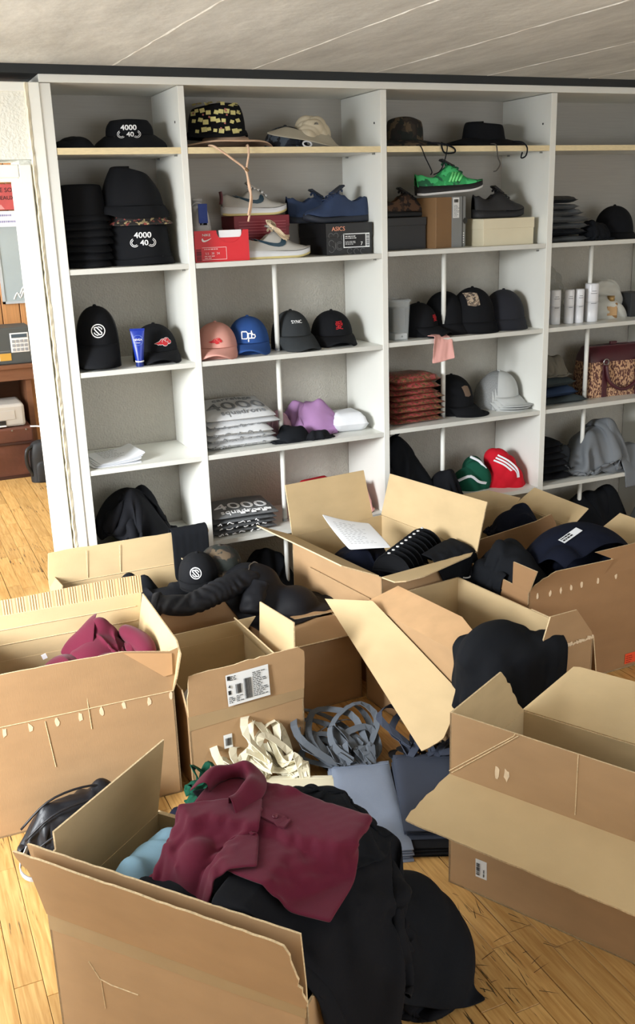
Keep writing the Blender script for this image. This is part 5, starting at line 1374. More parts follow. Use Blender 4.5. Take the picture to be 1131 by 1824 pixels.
# shoes
MARK = [((0, .86), (0, .84)), ((.10, .76), (.09, .68)), ((.20, .67), (.19, .52)), ((.32, .57), (.30, .37)), ((.46, .46), (.44, .20)), ((.60, .38), (.60, .07)), ((.72, .36), (.74, .01)), ((.79, .42), (.86, .06)), ((.82, .54), (.95, .20)), ((.84, .68), (.99, .42)), ((.86, .80), (.98, .64)), ((.90, .88), (.95, .80))]
def shoe(loc, rz, label, L=.30, W=.105, upper=None, sole=None, lining=None, sole_t=.034, collar=.098, throat=.118, toe=.050, lace=None, swoosh=None, heel_tab=None, pitch=0.0, outsole=None, tongue=True, group='shoes on the shelf', big_lace=False, stripes=None, name='sneaker'):
    """one low shoe, heel at x=0, toe at x=L, sole on z=0"""
    o = empty(name, label, 'shoe', loc, rz, group); o.rotation_euler = (0, pitch, rz)
    hw = lambda s: W / 2 * float(np.interp(s, [0, .04, .12, .25, .42, .6, .74, .86, .94, .985, 1.0], [.30, .60, .76, .80, .78, .90, 1.0, .96, .76, .42, .12]))
    lift = lambda s: .004 + .020 * max(0, (s - .72) / .28) ** 2 + .004 * max(0, (.08 - s) / .08)
    ns, nk = 34, 13
    # sole
    P = []
    for i in range(ns):
        s = i / (ns - 1); w = hw(s) * 1.04; z0 = lift(s) - .004; t = sole_t * float(np.interp(s, [0, .3, .6, 1], [1.1, 1.0, .85, .80]))
        P.append([(s * L, -w * .94, z0), (s * L, -w, z0 + .006), (s * L, -w * .99, z0 + t), (s * L, -w * .9, z0 + t), (s * L, w * .9, z0 + t), (s * L, w * .99, z0 + t), (s * L, w, z0 + .006), (s * L, w * .94, z0)])
    P = np.array(P); g = G().grid(P, wrap_v=True); g.f += [tuple(range(8)), tuple(reversed([(ns - 1) * 8 + k for k in range(8)]))]; g.mi += [0, 0]
    so = g.build('sole', sole, o, smooth=True)
    if outsole:
        g = G(); Q = P.copy(); Q[:, [2, 3, 4, 5], 2] = Q[:, [1, 1, 6, 6], 2] + .004; Q[:, :, 1] *= 1.012; Q[..., 2] -= .001
        g.grid(Q, wrap_v=True).build('outsole', outsole, so, smooth=True)
    top = lambda s: float(np.interp(s, [0, .05, .14, .26, .34, .44, .52, .62, .72, .82, .90, .96, 1.0], [collar, collar * 1.02, collar * .84, collar * .76, collar * .86, throat, throat * .97, throat * .80, toe * 1.30, toe * 1.08, toe * .98, toe * .78, sole_t * 1.0]))
    op = lambda s: float(np.clip(min((s - .02) / .05, (.46 - s) / .06), 0, 1))
    def prof(s):
        w, zb, zt, k = hw(s), lift(s) + sole_t * .75, top(s), op(s); out = []
        for j in range(nk):
            a = pi * j / (nk - 1); c, sn = math.cos(a), math.sin(a)
            y = -w * (abs(c) ** .72) * (1 if c > 0 else -1) * (1 - .20 * sn ** 2 * (1 if zt > .07 else .4)); z = zb + (zt - zb) * (sn ** .80)
            if k > 0 and 3 <= j <= nk - 4:
                m = nk // 2; f = abs(j - m) / (m - 3 + 1e-9)
                yo = (-1 if j < m else (1 if j > m else 0)) * w * (.50 if f > .8 else .42 * f); zo = zt if f > .9 else (zt - .012 if f > .6 else zb + .012)
                y, z = y * (1 - k) + yo * k, z * (1 - k) + zo * k
            elif k > 0 and j in (2, nk - 3):
                y = y * (1 - k) + (-1 if j == 2 else 1) * w * .64 * k; z = z * (1 - k) + (zt * .92) * k
            out.append((s * L, y, z))
        return out
    P = np.array([prof(i / (ns - 1)) for i in range(ns)])
    G().grid(P).build('upper', upper, o, smooth=True, thick=.003, sub=1)
    def side(s, z, sg=-1, lift_=.003):
        pr = prof(s); zz = [p[2] for p in pr[:4]]; yy = [abs(p[1]) for p in pr[:4]]
        return Vector((s * L, sg * (float(np.interp(z, zz, yy)) + lift_ + .0015), z))
    if swoosh:
        zb = sole_t + .014
        for sg in (-1, 1):
            U, D_ = [], []
            for (u0, v0), (u1, v1) in MARK:
                U.append(side(.19 + .43 * u0, zb + .046 * v0, sg)); D_.append(side(.19 + .43 * u1, zb + .046 * v1, sg))
            G().add(U + D_, [(i, i + 1, len(U) + i + 1, len(U) + i) for i in range(len(U) - 1)]).build('side_mark', swoosh, o, thick=.001)
    if stripes:
        for q in range(4):
            s0 = .50 + .045 * q
            a, b = side(s0 - .05, sole_t + .012), side(s0 + .015, min(top(s0) * .78, throat * .70)); G().tube([a, a.lerp(b, .5) + Vector((0, -.002, 0)), b], .0055, 6).build('side_cage', stripes, o, smooth=True)
    if heel_tab: G().ribbon([Vector((-.003 + .004 * math.sin(3 * t), 0, sole_t + .016 + (collar - sole_t - .010) * t)) for t in np.linspace(0, 1, 8)], (0, 1, 0), hw(.05) * 1.25, .003).build('heel_tab', heel_tab, o)
    if tongue: G().ribbon([Vector((L * (.56 - .17 * t), 0, throat * (.88 + .26 * t) + .004)) for t in np.linspace(0, 1, 8)], (0, 1, 0), W * .42, .004).build('tongue', lining or upper, o, smooth=True)
    if lace:
        g = G()
        for q in range(5):
            s = .44 + .055 * q; zt = top(s) + .003; w = hw(s) * .50
            g.ribbon([Vector((s * L + .004 * math.sin(k), w * math.sin(pi * (k / 6 - .5)), zt - .010 * abs(k / 3 - 1) ** 2 + .003)) for k in range(7)], Vector((1, 0, -.35)), .0095, .0016)
        if big_lace:
            for q in range(3):
                a0 = .44 + .02 * q
                pts = [Vector((L * a0, 0, throat + .008)), Vector((L * (a0 - .05), -.03 - .01 * q, throat + .030 - .01 * q)), Vector((L * (a0 + .02), -.055, throat + .005)), Vector((L * (a0 + .10), -.045 - .008 * q, throat - .022)), Vector((L * (a0 + .19), -.04, throat - .045 + .01 * q))]
                g.ribbon(smooth_path(pts, 14), Vector((.3, 0, 1)), .010, .0016)
                g.ribbon(smooth_path([pts[0], Vector((L * (a0 - .03), .01, throat + .042)), Vector((L * (a0 + .05), .02, throat + .03)), Vector((L * (a0 + .04), .0, throat + .004))], 12), Vector((0, 1, .3)), .011, .0016)
        g.build('laces', lace, o)
    return o
LEATHER = M('off_white_leather', (162, 159, 152), .5, .04, 12, bump=.1, bscale=200)
GREYS = M('grey_suede', (150, 146, 138), .85, .06, 14)
MIDS = M('white_midsole', (206, 206, 206), .5, .03, 10)
GUM = M('yellowed_rubber', (206, 190, 132), .5, .06, 8)
SWM = M('dark_teal_mark', (24, 52, 66), .5, .05, 10)
DKRED = M('dark_red_tab', (92, 24, 36), .6)
OFFL = M('cream_lace', (200, 180, 150), .8)
WL = M('white_lace', (205, 205, 205), .8)
NVS = M('navy_suede', (38, 54, 84), .85, .12, 14, bump=.3, bscale=160)
NVD = M('navy_sole', (28, 34, 46), .7)
BKS = M('black_shoe', (20, 20, 22), .7, .1, 14, bump=.2, bscale=160)
GRN = speck_mat('green_knit', (44, 150, 84), [(30, 92, 62), (70, 186, 112)], 16, .5)
NEON = M('light_green_plastic', (120, 226, 140), .45)
SHCAMO = speck_mat('brown_camo_suede', (60, 44, 34), [(34, 26, 22), (92, 66, 48)], 26, .5)

def shoebox(loc, rz, label, w, d, h, mat, lid=.3, lidmat=None, group='shoe boxes on the shelf', name='shoe_box'):
    o = empty(name, label, 'box', loc, rz, group)
    G().slab(0, w, 0, d, 0, h - .002).build('box_body', mat, o, bevel=.002)
    if lid: G().slab(-.002, w + .002, -.002, d + .002, h * (1 - lid), h).build('lid', lidmat or mat, o, bevel=.0015)
    return o
REDBOX = M('red_card', (206, 22, 34), .5, .03, 8); DRED = M('dark_red_card', (120, 22, 36), .55, .04, 8)
# red open box in front
rb = shoebox((.026, .075, S2), -.04, 'bright red shoe box with cut-out front, left of the cream laced sneaker', .240, .16, .100, REDBOX, 0)
fr = []
for t in np.linspace(0, pi, 14): fr.append((.155 + .058 * math.cos(t), .100 + .028 - .052 * math.sin(t)))
out = [(0, 0), (.24, 0), (.24, .128)] + fr[:1] + fr[1:] + [(.0, .128)]
panel_obj([Vector((x, -.003, z)) for x, z in [(.0, .0), (.24, .0), (.24, .128), (.215, .128)] + fr[1:-1] + [(.097, .128), (.0, .128)]], Vector((0, -1, 0)), .003, 'front_flap', [REDBOX], rb.__class__ and rb)
G().slab(.11, .21, .004, .010, .06, .128).build('tissue_paper', WHITEP, rb); G().slab(.085, .125, .006, .014, .085, .124).build('box_inside', BLACKP, rb)
MK = [[(.030 + .044 * (1 - u), -.0042, .082 + .018 * v) for u, v in (a, b)] for a, b in MARK]
G().add([a for a, b in MK] + [b for a, b in MK], [(i, i + 1, len(MK) + i + 1, len(MK) + i) for i in range(len(MK) - 1)]).build('logo_mark', WHITEINK, rb)
text_on('NIKE', .014, (.052, -.0036, .110), (1, 0, 0), (0, 0, 1), WHITEINK, rb, 'lettering', 1.2)
PINKL = M('pale_pink_print', (240, 190, 190), .6)
for (x0, z0, x1, z1) in ((.03, .058, .138, .060), (.136, .010, .138, .060), (.03, .008, .138, .010)): G().slab(x0, x1, -.0042, -.0034, z0, z1).build('label_frame', PINKL, rb)
lines_print(rb, (.040, -.0036, .050), (1, 0, 0), (0, 0, 1), .07, 1, .006, 4, PINKL, .004); lines_print(rb, (.040, -.0036, .022), (1, 0, 0), (0, 0, 1), .05, 2, .008, 5, PINKL, .003)
text_on('5.5   38   24', .013, (.075, -.0036, .034), (1, 0, 0), (0, 0, 1), PINKL, rb)
barcode(rb, (.026, -.0040, .006), (0, 0, 1), (-1, 0, 0), .048, .022, 9)
# second red box with slatted print
rb2 = shoebox((.262, .225, S2), .0, 'dark red shoe box with pale pin stripes, under the upper grey sneaker', .262, .165, .182, DRED, .28)
for k in range(6): G().slab(.02, .245, -.0034, -.0026, .155 - .0125 * k, .157 - .0125 * k).build('printed_line', M('dusty_pink_print', (170, 90, 96), .6) if k == 0 else bpy.data.materials['dusty_pink_print'], rb2)
shoe((.222, .27, S2 + .184), -.10, 'grey sneaker with a dark teal side mark on the dark red box', .30, .10, LEATHER, MIDS, GREYS, lace=WL, swoosh=SWM, heel_tab=DKRED, outsole=GUM, group='pair of grey sneakers')
shoe((.245, .135, S2), -.06, 'grey sneaker with a big cream lace bow on the shelf', .33, .112, LEATHER, MIDS, GREYS, lace=OFFL, swoosh=SWM, outsole=GUM, big_lace=True, group='pair of grey sneakers')
# white and blue shoe seen from behind, on the red box
shoe((.108, .19, S2 + .102), 1.45, 'white sneaker with blue heel, seen from behind over the red box', .27, .10, M('white_knit', (190, 190, 188), .8, .05, 14), MIDS, None, .040, .130, .135, lace=WL, heel_tab=M('blue_tab', (36, 66, 150), .6))
G().tube([(-.004, 0, .062), (-.008, 0, .064), (-.006, 0, .066)], .007, 8)
# black printed box with a pair of navy shoes
ab = shoebox((.640, .075, S2), .0, 'black shoe box with outlined letters and a white size label, under the navy sneakers', .228, .300, .138, M('black_card', (17, 18, 20), .5, .05, 8), .45)
GB = M('grey_outline_print', (96, 96, 98), .6)
text_on('ASICS', .026, (.058, -.0036, .113), (1, 0, 0), (0, 0, 1), M('copper_print', (226, 150, 120), .5), ab, 'lettering', 1.0)
def swirl(cx, cz, r, a0, a1, mat=GB, w=.0022):
    V, Fs = ring_geo(r - w / 2, r + w / 2, 22, a0, a1); G().add([(cx + x, -.0040, cz + y) for x, y, z in V], Fs).build('outline_print', mat, ab)
for (cx, cz, r, a0, a1) in ((.022, .052, .013, .3, 4.2), (.022, .026, .013, -2.8, 1.4), (.062, .040, .018, .8, 5.5), (.062, .040, .012, .8, 5.5), (.020, .085, .011, .2, 4.0), (.045, .085, .011, -1, 3), (.112, .016, .012, .4, 5.6), (.145, .014, .012, .2, 4.4), (.178, .014, .012, .8, 5), (.085, .075, .014, .5, 4.0)): swirl(cx, cz, r, a0, a1)
for x in (.041,): G().slab(x - .0012, x + .0012, -.0042, -.0036, .024, .056).build('outline_print', GB, ab)
al = sticker(ab, (.082, -.0034, .030), (1, 0, 0), (0, 0, 1), .132, .062, 'size_label', LABELW, 'white bordered size label')
sticker(al, (.086, -.0046, .034), (1, 0, 0), (0, 0, 1), .106, .054, 'label_field', INK)
lines_print(al, (.090, -.0056, .078), (1, 0, 0), (0, 0, 1), .055, 2, .008, 14, WHITEINK, .0035); lines_print(al, (.090, -.0056, .056), (1, 0, 0), (0, 0, 1), .05, 3, .006, 15, WHITEINK, .002)
text_on('7', .022, (.172, -.0054, .046), (1, 0, 0), (0, 0, 1), WHITEINK, al); barcode(al, (.211, -.0046, .036), (0, 0, 1), (-1, 0, 0), .050, .014, 17)
shoe((.888, .16, S2 + .141), pi + .05, 'navy suede sneaker with its toe to the left, front one of the pair', .325, .11, NVS, NVD, NVD, .026, .118, .135, .058, lace=NVS, group='pair of navy sneakers')
shoe((.545, .30, S2 + .141), -.02, 'navy suede sneaker with its heel to the left, rear one of the pair', .31, .11, NVS, NVD, NVD, .026, .122, .125, .058, lace=NVS, group='pair of navy sneakers')
# third bay
db = shoebox((.955, .125, S2 + .006), .0, 'black shoe box at the left of the third bay, under the brown camouflage shoe', .225, .25, .145, M('black_card_b', (24, 25, 28), .5), .25)
shoe((.975, .235, S2 + .153), -.08, 'brown camouflage sneaker on the black box, laced', .29, .105, SHCAMO, BKS, BKS, .026, .09, .112, .052, lace=BKS)
gb = shoebox((1.205, .075, S2 + .006), .25, 'grey shoe box standing on end with a shipping label, under the green sneaker', .105, .22, .232, M('brown_card_side', (128, 96, 62), .6, .06, 9), 0)
G().slab(.105, .2, .0, .22, 0, .232).build('box_front', M('grey_card', (132, 134, 134), .55, .04, 9), gb, bevel=.002)
GD = bpy.data.materials['grey_card']
gl = sticker(gb, (.112, -.0012, .135), (1, 0, 0), (0, 0, 1), .042, .092, 'shipping_label', LABELW); barcode(gl, (.118, -.0022, .205), (1, 0, 0), (0, 0, 1), .030, .014, 21); lines_print(gl, (.117, -.0022, .190), (1, 0, 0), (0, 0, 1), .034, 9, .006, 22, GREYINK)
G().slab(.176, .180, -.001, .0, 0, .232).build('flap_edge', BLACKP, gb); G().tube([(.196, -.002, .12), (.196, .001, .12)], .014, 16).build('finger_hole', BLACKP, gb)
for k in range(5): G().tube([(.186, -.0015, .02 + .011 * k), (.186, .001, .02 + .011 * k)], .0035, 8).build('printed_dot', WHITEINK, gb)
cbx = shoebox((1.455, .055, S2 + .006), .0, 'plain cream shoe box under the black sneaker', .290, .21, .126, M('cream_card', (212, 202, 174), .6, .04, 8), .38)
shoe((1.150, .165, S2 + .244), -.18, 'bright green sneaker with black sole on the grey box', .335, .11, GRN, BKS, BKS, .038, .100, .130, .050, lace=M('dark_green_lace', (18, 84, 58), .8), stripes=NEON, pitch=-.06, outsole=MIDS)
shoe((1.455, .15, S2 + .134), -.06, 'black sneaker on the cream box', .275, .11, BKS, BKS, BKS, .035, .112, .125, .062, lace=BKS)
if False: shoe((1.01, .10, S2 + .153), .25, 'dark brown camouflage sneaker beside the laced one, nearer the shelf edge', .26, .095, SHCAMO, BKS, BKS, .026, .08, .095, .05, lace=BKS)

# ---------------------------------------------------------------- folded and bagged clothes
def pack(loc, rz, w, d, t, mat, label, cat='tshirt', name='folded_tshirt', group=None, seed=1, bulge=.5, prints=None, sag=.0, n=12, cover=None):
    """a folded garment or bagged packet: closed pillow, x across, y back, front fold rounded"""
    o = empty(name, label, cat, loc, rz, group); m = 14
    u = np.linspace(0, 1, m); v = np.linspace(0, 1, n); U, Vv = np.meshgrid(u, v)
    e = np.minimum(np.minimum(U, 1 - U), np.minimum(Vv, 1 - Vv)); pf = np.clip(e / .16, 0, 1) ** .5
    X = U * w + .006 * nz2(Vv * d, U * 0 + 1, seed, 8, 24); Y = Vv * d + .006 * nz2(U * w, Vv * 0 + 2, seed + 1, 8, 24)
    lo = t * .5 * (1 - pf) ; hi = t * (.5 + .5 * pf) + .004 * bulge * nz2(U * w, Vv * d, seed + 2, 14, 40) * pf
    dz = sag * (U - .5) ** 2 * 4
    T = np.stack([X, Y, hi - dz * 0], -1); Bt = np.stack([X, Y, lo], -1)
    g = G(); g.grid(T); g.grid(Bt[::-1])
    ring = [(0, j) for j in range(m)] + [(i, m - 1) for i in range(1, n)] + [(n - 1, j) for j in range(m - 2, -1, -1)] + [(i, 0) for i in range(n - 2, 0, -1)]
    k = len(ring); g.add([T[i, j] for i, j in ring] + [Bt[i, j] for i, j in ring], [(i, (i + 1) % k, k + (i + 1) % k, k + i) for i in range(k)])
    g.build('cloth_fold', mat, o, smooth=True)
    if cover: G().grid(T + np.array([0, 0, .0025])).build('clear_sleeve', cover, o, smooth=True)
    if prints: prints(o, T)
    return o
ORDER = ['lowest', 'second from the bottom', 'third from the bottom', 'fourth from the bottom', 'fifth from the bottom', 'sixth from the bottom', 'seventh from the bottom']
FILM = M('clear_film', (235, 238, 240), .12, .02, 5, alpha=.16, bump=.5, bscale=25, spec=.6, bdist=.01)
def print_txt(txt, size, u, v, mat, sx=1.0):
    def f(o, T):
        n, m = T.shape[:2]; V, Fs = text_geo(txt, size); W = []
        for x, y, z in V:
            j = (u * T[-1, -1, 0] + x * sx) / max(T[-1, -1, 0], .01) * (m - 1); i = (v * T[-1, -1, 1] + y) / max(T[-1, -1, 1], .01) * (n - 1)
            j, i = min(max(j, 0), m - 1.001), min(max(i, 0), n - 1.001); q = T[int(i), int(j)]
            a, b = j - int(j), i - int(i); q = T[int(i), int(j)] * (1 - a) * (1 - b) + T[int(i), int(j) + 1] * a * (1 - b) + T[int(i) + 1, int(j)] * (1 - a) * b + T[int(i) + 1, int(j) + 1] * a * b
            W.append((q[0], q[1], q[2] + .0035 + z))
        G().add(W, Fs).build('lettering', mat, o)
    return f
def multi(*fs):
    def f(o, T):
        for q in fs: q(o, T)
    return f
def edge_print(seed, mat, w, t):
    def f(o, T):
        r = random.Random(seed); x = .02
        while x < w - .04:
            L = r.uniform(.010, .034); G().tube(smooth_path([(x, -.003, t * .45), (x + L * .3, -.004, t * r.uniform(.3, .75)), (x + L * .7, -.004, t * r.uniform(.3, .7)), (x + L, -.003, t * r.uniform(.3, .6))], 7), .0022, 5).build('print_stroke', mat, o); x += L + r.uniform(.008, .03)
    return f
PGREY = M('grey_print', (112, 114, 116), .7)
for k in range(5):
    top = k == 4
    tp = pack((.022 + .006 * math.sin(2.3 * k), .045 + .008 * math.cos(1.7 * k), S4 + .030 * k + .001), .07 * math.sin(k * 2.3) - (.05 if top else 0), .345 - .02 * (k % 3), .29, .040, M('white_jersey', (206, 207, 208), .85, .03, 8, bump=.3, bscale=14, bdist=.008) if k == 0 else bpy.data.materials['white_jersey'],
         ('white printed T-shirt in clear bag, ' + ('on top of the pile left of the lilac shirt' if top else ORDER[k] + ' of the pile')), 'tshirt', 'bagged_tshirt', 'pile of white printed T-shirts', 700 + k, 1.0,
         multi(print_txt('4000', .135, .52, .40, PGREY, 1.05), print_txt('carrelage', .052, .55, .72, GREYINK), print_txt('squadrone', .050, .55, .13, GREYINK)) if top else edge_print(700 + k, GREYINK, .30, .036), cover=FILM)
    tp.rotation_euler.x = .035 * k
lump((.575, .225, S4), (.15, .125), .165, LILAC, 'lilac shirt bunched up behind the pole of the second bay', 'shirt', 'shirt', -.2, 721, .020, 26, skew=(.03, 0))
lump((.435, .245, S4), (.085, .09), .125, MAUVE, 'dusty pink shirt between the white T-shirt pile and the lilac shirt', 'shirt', 'shirt', .3, 723, .014, 22)
pack((.672, .09, S4), -.10, .165, .22, .080, WHITEC, 'white shirt folded at the right of the lilac shirt', 'shirt', 'folded_shirt', None, 725, 2.0)
lump((.44, .085, S4), (.115, .06), .07, BLACK, 'black garment crumpled in front of the pole of the second bay', 'clothes', 'garment', .1, 727, .014, 30)
lump((.56, .06, S4), (.085, .04), .04, BLACK2, 'black printed garment lying flat before the white folded shirt', 'clothes', 'garment', .05, 729, .010, 34)
DK = M('charcoal_jersey', (52, 54, 56), .7, .12, 9, bump=.3, bscale=14, bdist=.008)
def checkers(o, T):
    for i in range(6):
        for j in range(2):
            if (i + j) % 2 == 0: G().box((.14 + .026 * i, .010 + .018 * j, T[0, 6, 2] + .016), (.022, .015, .0012), rot=Matrix.Rotation(.25, 3, 'X')).build('printed_square', WHITEINK, o)
for k in range(4):
    top = k == 3
    pack((.018 + .006 * math.sin(2.1 * k), .035 + .006 * math.cos(k), S5 + .026 * k), .03 * math.sin(2 * k) - (.06 if top else 0), .31, .30, .027, DK,
         'charcoal printed T-shirt in clear bag, ' + ('on top of its pile, lowest shelf' if top else ORDER[k] + ' of its pile, lowest shelf'), 'tshirt', 'bagged_tshirt', 'pile of charcoal printed T-shirts', 740 + k, 1.0,
         multi(print_txt('4000', .120, .5, .40, WHITEINK, 1.1), print_txt('squadrone', .055, .5, .15, WHITEINK), checkers) if top else edge_print(740 + k, WHITEINK, .28, .026), cover=FILM)
pack((.56, .16, S5), .1, .20, .2, .135, REDC, 'red garment folded on the lowest shelf behind the tall centre carton', 'clothes', 'folded_shirt', None, 751, 1.5)
lump((.79, .12, S5), (.07, .09), .17, PINKC, 'pink garment at the right end of the lowest shelf, second bay', 'clothes', 'garment', 0, 753, .014, 22)
lump((.33, .20, 0), (.15, .12), .27, BLACK, 'black clothes on the floor under the lowest shelf of the second bay', 'clothes', 'clothes_heap', 0, 755, .016, 18)

# first bay: tube, papers, black heap, film
tb = empty('cream_tube', 'blue hand cream tube standing on its white-ringed cap', 'tube', (-.258, .045, S3), -.3)
BLUET = M('blue_tube', (16, 44, 140), .3, .03, 6)
V = []
for i in range(16):
    t = i / 15; z = .024 + .132 * t; a = .0175 + .013 * t; b = .0175 * (1 - t ** 1.2) + .0012
    V.append([(a * math.cos(q), b * math.sin(q), z) for q in np.linspace(0, 2 * pi, 28, endpoint=False)])
g = G().grid(np.array(V), wrap_v=True); g.f.append(tuple(15 * 28 + k for k in range(28))); g.mi.append(0); g.build('tube_body', BLUET, tb, smooth=True)
G().lathe([(.0165, 0), (.017, .002), (.0165, .018), (.0165, .019)], (0, 0, 0), 28).build('cap', M('dark_blue_cap', (14, 34, 100), .35), tb, smooth=True)
G().lathe([(.0178, .019), (.0185, .021), (.0185, .0245), (.0175, .026)], (0, 0, 0), 28).build('white_ring', WHITEP, tb, smooth=True)
G().slab(-.0305, .0305, -.0016, .0016, .150, .158).build('seal', BLUET, tb)
def tsurf(x, z): t = (z - .024) / .132; a = .0175 + .013 * t; b = .0175 * (1 - t ** 1.2) + .0012; return -b * math.sqrt(max(0, 1 - (x / a) ** 2)) - .0008
for (V, Fs), z0 in ((text_geo('NIVEA', .0125), .112), (text_geo('Creme', .0065), .100)): G().add([(x, tsurf(x, z0 + y) - z, z0 + y) for x, y, z in V], Fs).build('lettering', WHITEINK, tb)
V, Fs = ring_geo(.0205, .0213, 30); G().add([(x, tsurf(x * .95, .110 + y), .110 + y) for x, y, z in V], Fs).build('ring_print', M('pale_blue_print', (120, 150, 210), .5), tb)
r_ = random.Random(3)
for k in range(5):
    w, d = .21, .297; a = r_.uniform(-.12, .12) + .06; P, ww, hh = poly_sheet((0, 0, 0), (w, 0, 0), (w, d * .8, 0), (0, d * .8, 0), 8, 10, k, .0)
    P[..., 2] += .002 + .0026 * k + .030 * (k / 5) * np.linspace(0, 1, 10)[None, :] ** 4 + .002 * nz2(P[..., 0], P[..., 1], 40 + k, 8, 20)
    C_, S_ = math.cos(a), math.sin(a); X, Y = P[..., 0].copy(), P[..., 1].copy(); P[..., 0] = -.513 + .012 * k + C_ * X - S_ * Y + .02 * (a < 0); P[..., 1] = .03 + .004 * k + S_ * X + C_ * Y; P[..., 2] += S4
    P[..., 0] = np.maximum(P[..., 0], -.517); P[..., 1] = np.maximum(P[..., 1], .008)
    o = cloth_obj(P, PAPER, 'topmost white printed sheet on the empty shelf, its right edge curling' if k == 4 else 'white paper sheet, %s of the five sheets' % ORDER[k], 'paper', 'paper_sheet', group='paper sheets on the shelf', thick=.0006)
    if k == 4: lines_print(o, Vector((-.08, .06, .0155)), (1, .08, 0), (-.08, 1, 0), .12, 9, .018, 6, GREYINK, .003)
lump((-.285, .205, S5), (.205, .165), .27, BLACK2, 'black hooded garment heaped on the lowest shelf of the first bay', 'clothes', 'garment', .1, 771, .016, 13, p=2.4, q=1.5, skew=(-.05, 0))
blob((-.40, .065, S5), (.09, .05), .05, M('plastic_film_bag', (120, 124, 128), .12, .1, 30, alpha=.35, bump=.6, bscale=40, bdist=.01), 'clear plastic bag on the lowest shelf of the first bay', 'plastic bag', 'plastic_bag', 0, 773, .014, 40)

# third bay
CLEARP = M('clear_plastic', (205, 212, 214), .15, .02, 6, alpha=.28, spec=.6)
tub = empty('plastic_tub', 'clear plastic tub with translucent lid at the left of the third bay', 'tub', (1.005, .10, S3 + .006), 0)
def rrect(w, d, r, z, n=5):
    return [(sx * (w / 2 - r) + r * math.cos(a), sy * (d / 2 - r) + r * math.sin(a), z) for sx, sy, a0 in ((1, 1, 0), (-1, 1, pi / 2), (-1, -1, pi), (1, -1, 1.5 * pi)) for a in np.linspace(a0, a0 + pi / 2, n)]
G().grid(np.array([rrect(.074, .10, .012, .0), rrect(.078, .104, .014, .003), rrect(.094, .118, .016, .178), rrect(.098, .122, .016, .180)]), wrap_v=True).build('tub_body', CLEARP, tub, smooth=True, thick=.002)
g = G().grid(np.array([rrect(.104, .128, .018, .180), rrect(.104, .128, .018, .188), rrect(.09, .114, .016, .190)]), wrap_v=True); g.f.append(tuple(2 * 20 + k for k in range(20))); g.mi.append(0); g.build('lid', CLEARP, tub, smooth=True)
G().slab(-.033, .033, -.047, .045, .004, .032).build('white_insert', WHITEP, tub, bevel=.004); G().slab(-.034, .034, -.03, .045, .034, .15).build('grey_contents', M('grey_contents', (74, 78, 80), .7, .2, 30), tub, bevel=.01)
G().tube([(.004, -.0485, .018), (.004, -.0465, .018)], .005, 10).build('hole', BLACKP, tub)
pack((.945, .24, S3 + .006), 0, .09, .09, .30, M('dark_blue_packet', (34, 42, 62), .5, .2, 20), 'dark blue wrapped packet standing behind the clear tub', 'packet', 'packet', None, 781, 1)
pc_ = pbd(sheet((1.214, -.012, 0), .62, .12, .15, 16, S3 + .02, (0, 0), 3, .004), .12, .15, [c_box((0, 0), 0, .91, 1.78, .003, .39, S3 - .03, S3 + .006, .004)], 60, pin=np.arange(16)[:, None] * np.ones((1, 12)) > 10)
cloth_obj(pc_, PINKC, 'pale pink cloth hanging over the shelf edge by the support pole', 'cloth', 'cloth', thick=.003, wrinkle=.006, seed=6)
REDPK = speck_mat('red_foil_print', (150, 58, 60), [(140, 112, 74), (176, 84, 84), (104, 76, 54)], 42, .5, .45)
for k in range(8):
    top = k == 7
    pack((.945 + .008 * math.sin(2 * k) + .01, .05 + .008 * math.cos(2.3 * k), S4 + .006 + .028 * k), .05 * math.sin(1.9 * k), .295 - (.03 if k > 4 else 0), .28, .029 + (.012 if top else 0), REDPK,
         'red patterned foil packet, ' + ('puffed up on top of its pile' if top else (ORDER[k] if k < 7 else '') + ' of its pile in the third bay'), 'packet', 'foil_packet', 'pile of red foil packets', 790 + k, 2.2)
lump((1.11, .18, S5), (.17, .15), .36, BLACK, 'black clothes heaped high at the left of the lowest shelf, third bay', 'clothes', 'clothes_heap', .1, 801, .016, 16, q=1.7, skew=(-.05, .02))
lump((1.28, .12, S5), (.10, .09), .15, BLACK2, 'black garment slipping from the heap, lowest shelf of the third bay', 'clothes', 'garment', 0, 803, .014, 20)
gtk = empty('drawstring_bag', 'dark green sports bag with white piping beside the red one', 'bag', (1.485, .19, S5), 0)
blob((0, 0, 0), (.105, .09), .165, GREENC, None, None, 'bag_body', 0, 805, .016, 24, parent=gtk, skew=(.03, 0))
G().ribbon(smooth_path([(-.10, -.05, .06), (-.05, -.085, .085), (.0, -.09, .05), (.05, -.085, .035), (.10, -.06, .03)], 16), Vector((0, -.3, 1)), .013, .003).build('white_piping', WHITEC, gtk)
G().ribbon(smooth_path([(-.01, -.02, .17), (.02, -.06, .15), (.05, -.075, .11)], 10), Vector((0, -.3, 1)), .012, .003).build('white_piping', WHITEC, gtk)
rtk = empty('track_jacket', 'red track jacket with white stripes rolled up at the right of the green bag', 'jacket', (1.665, .165, S5), 0)
blob((0, 0, 0), (.115, .10), .195, REDC, None, None, 'jacket_body', 0, 807, .014, 22, parent=rtk, skew=(-.02, 0))
for q in range(3): G().ribbon(smooth_path([(-.085 + .012 * q, -.055, .150 + .012 * q), (-.04 + .012 * q, -.088, .125 + .010 * q), (.0 + .012 * q, -.108, .085 + .008 * q), (.018 + .008 * q, -.112, .055)], 14), Vector((.5, 0, 1)), .009, .003).build('white_stripe', WHITEC, rtk)

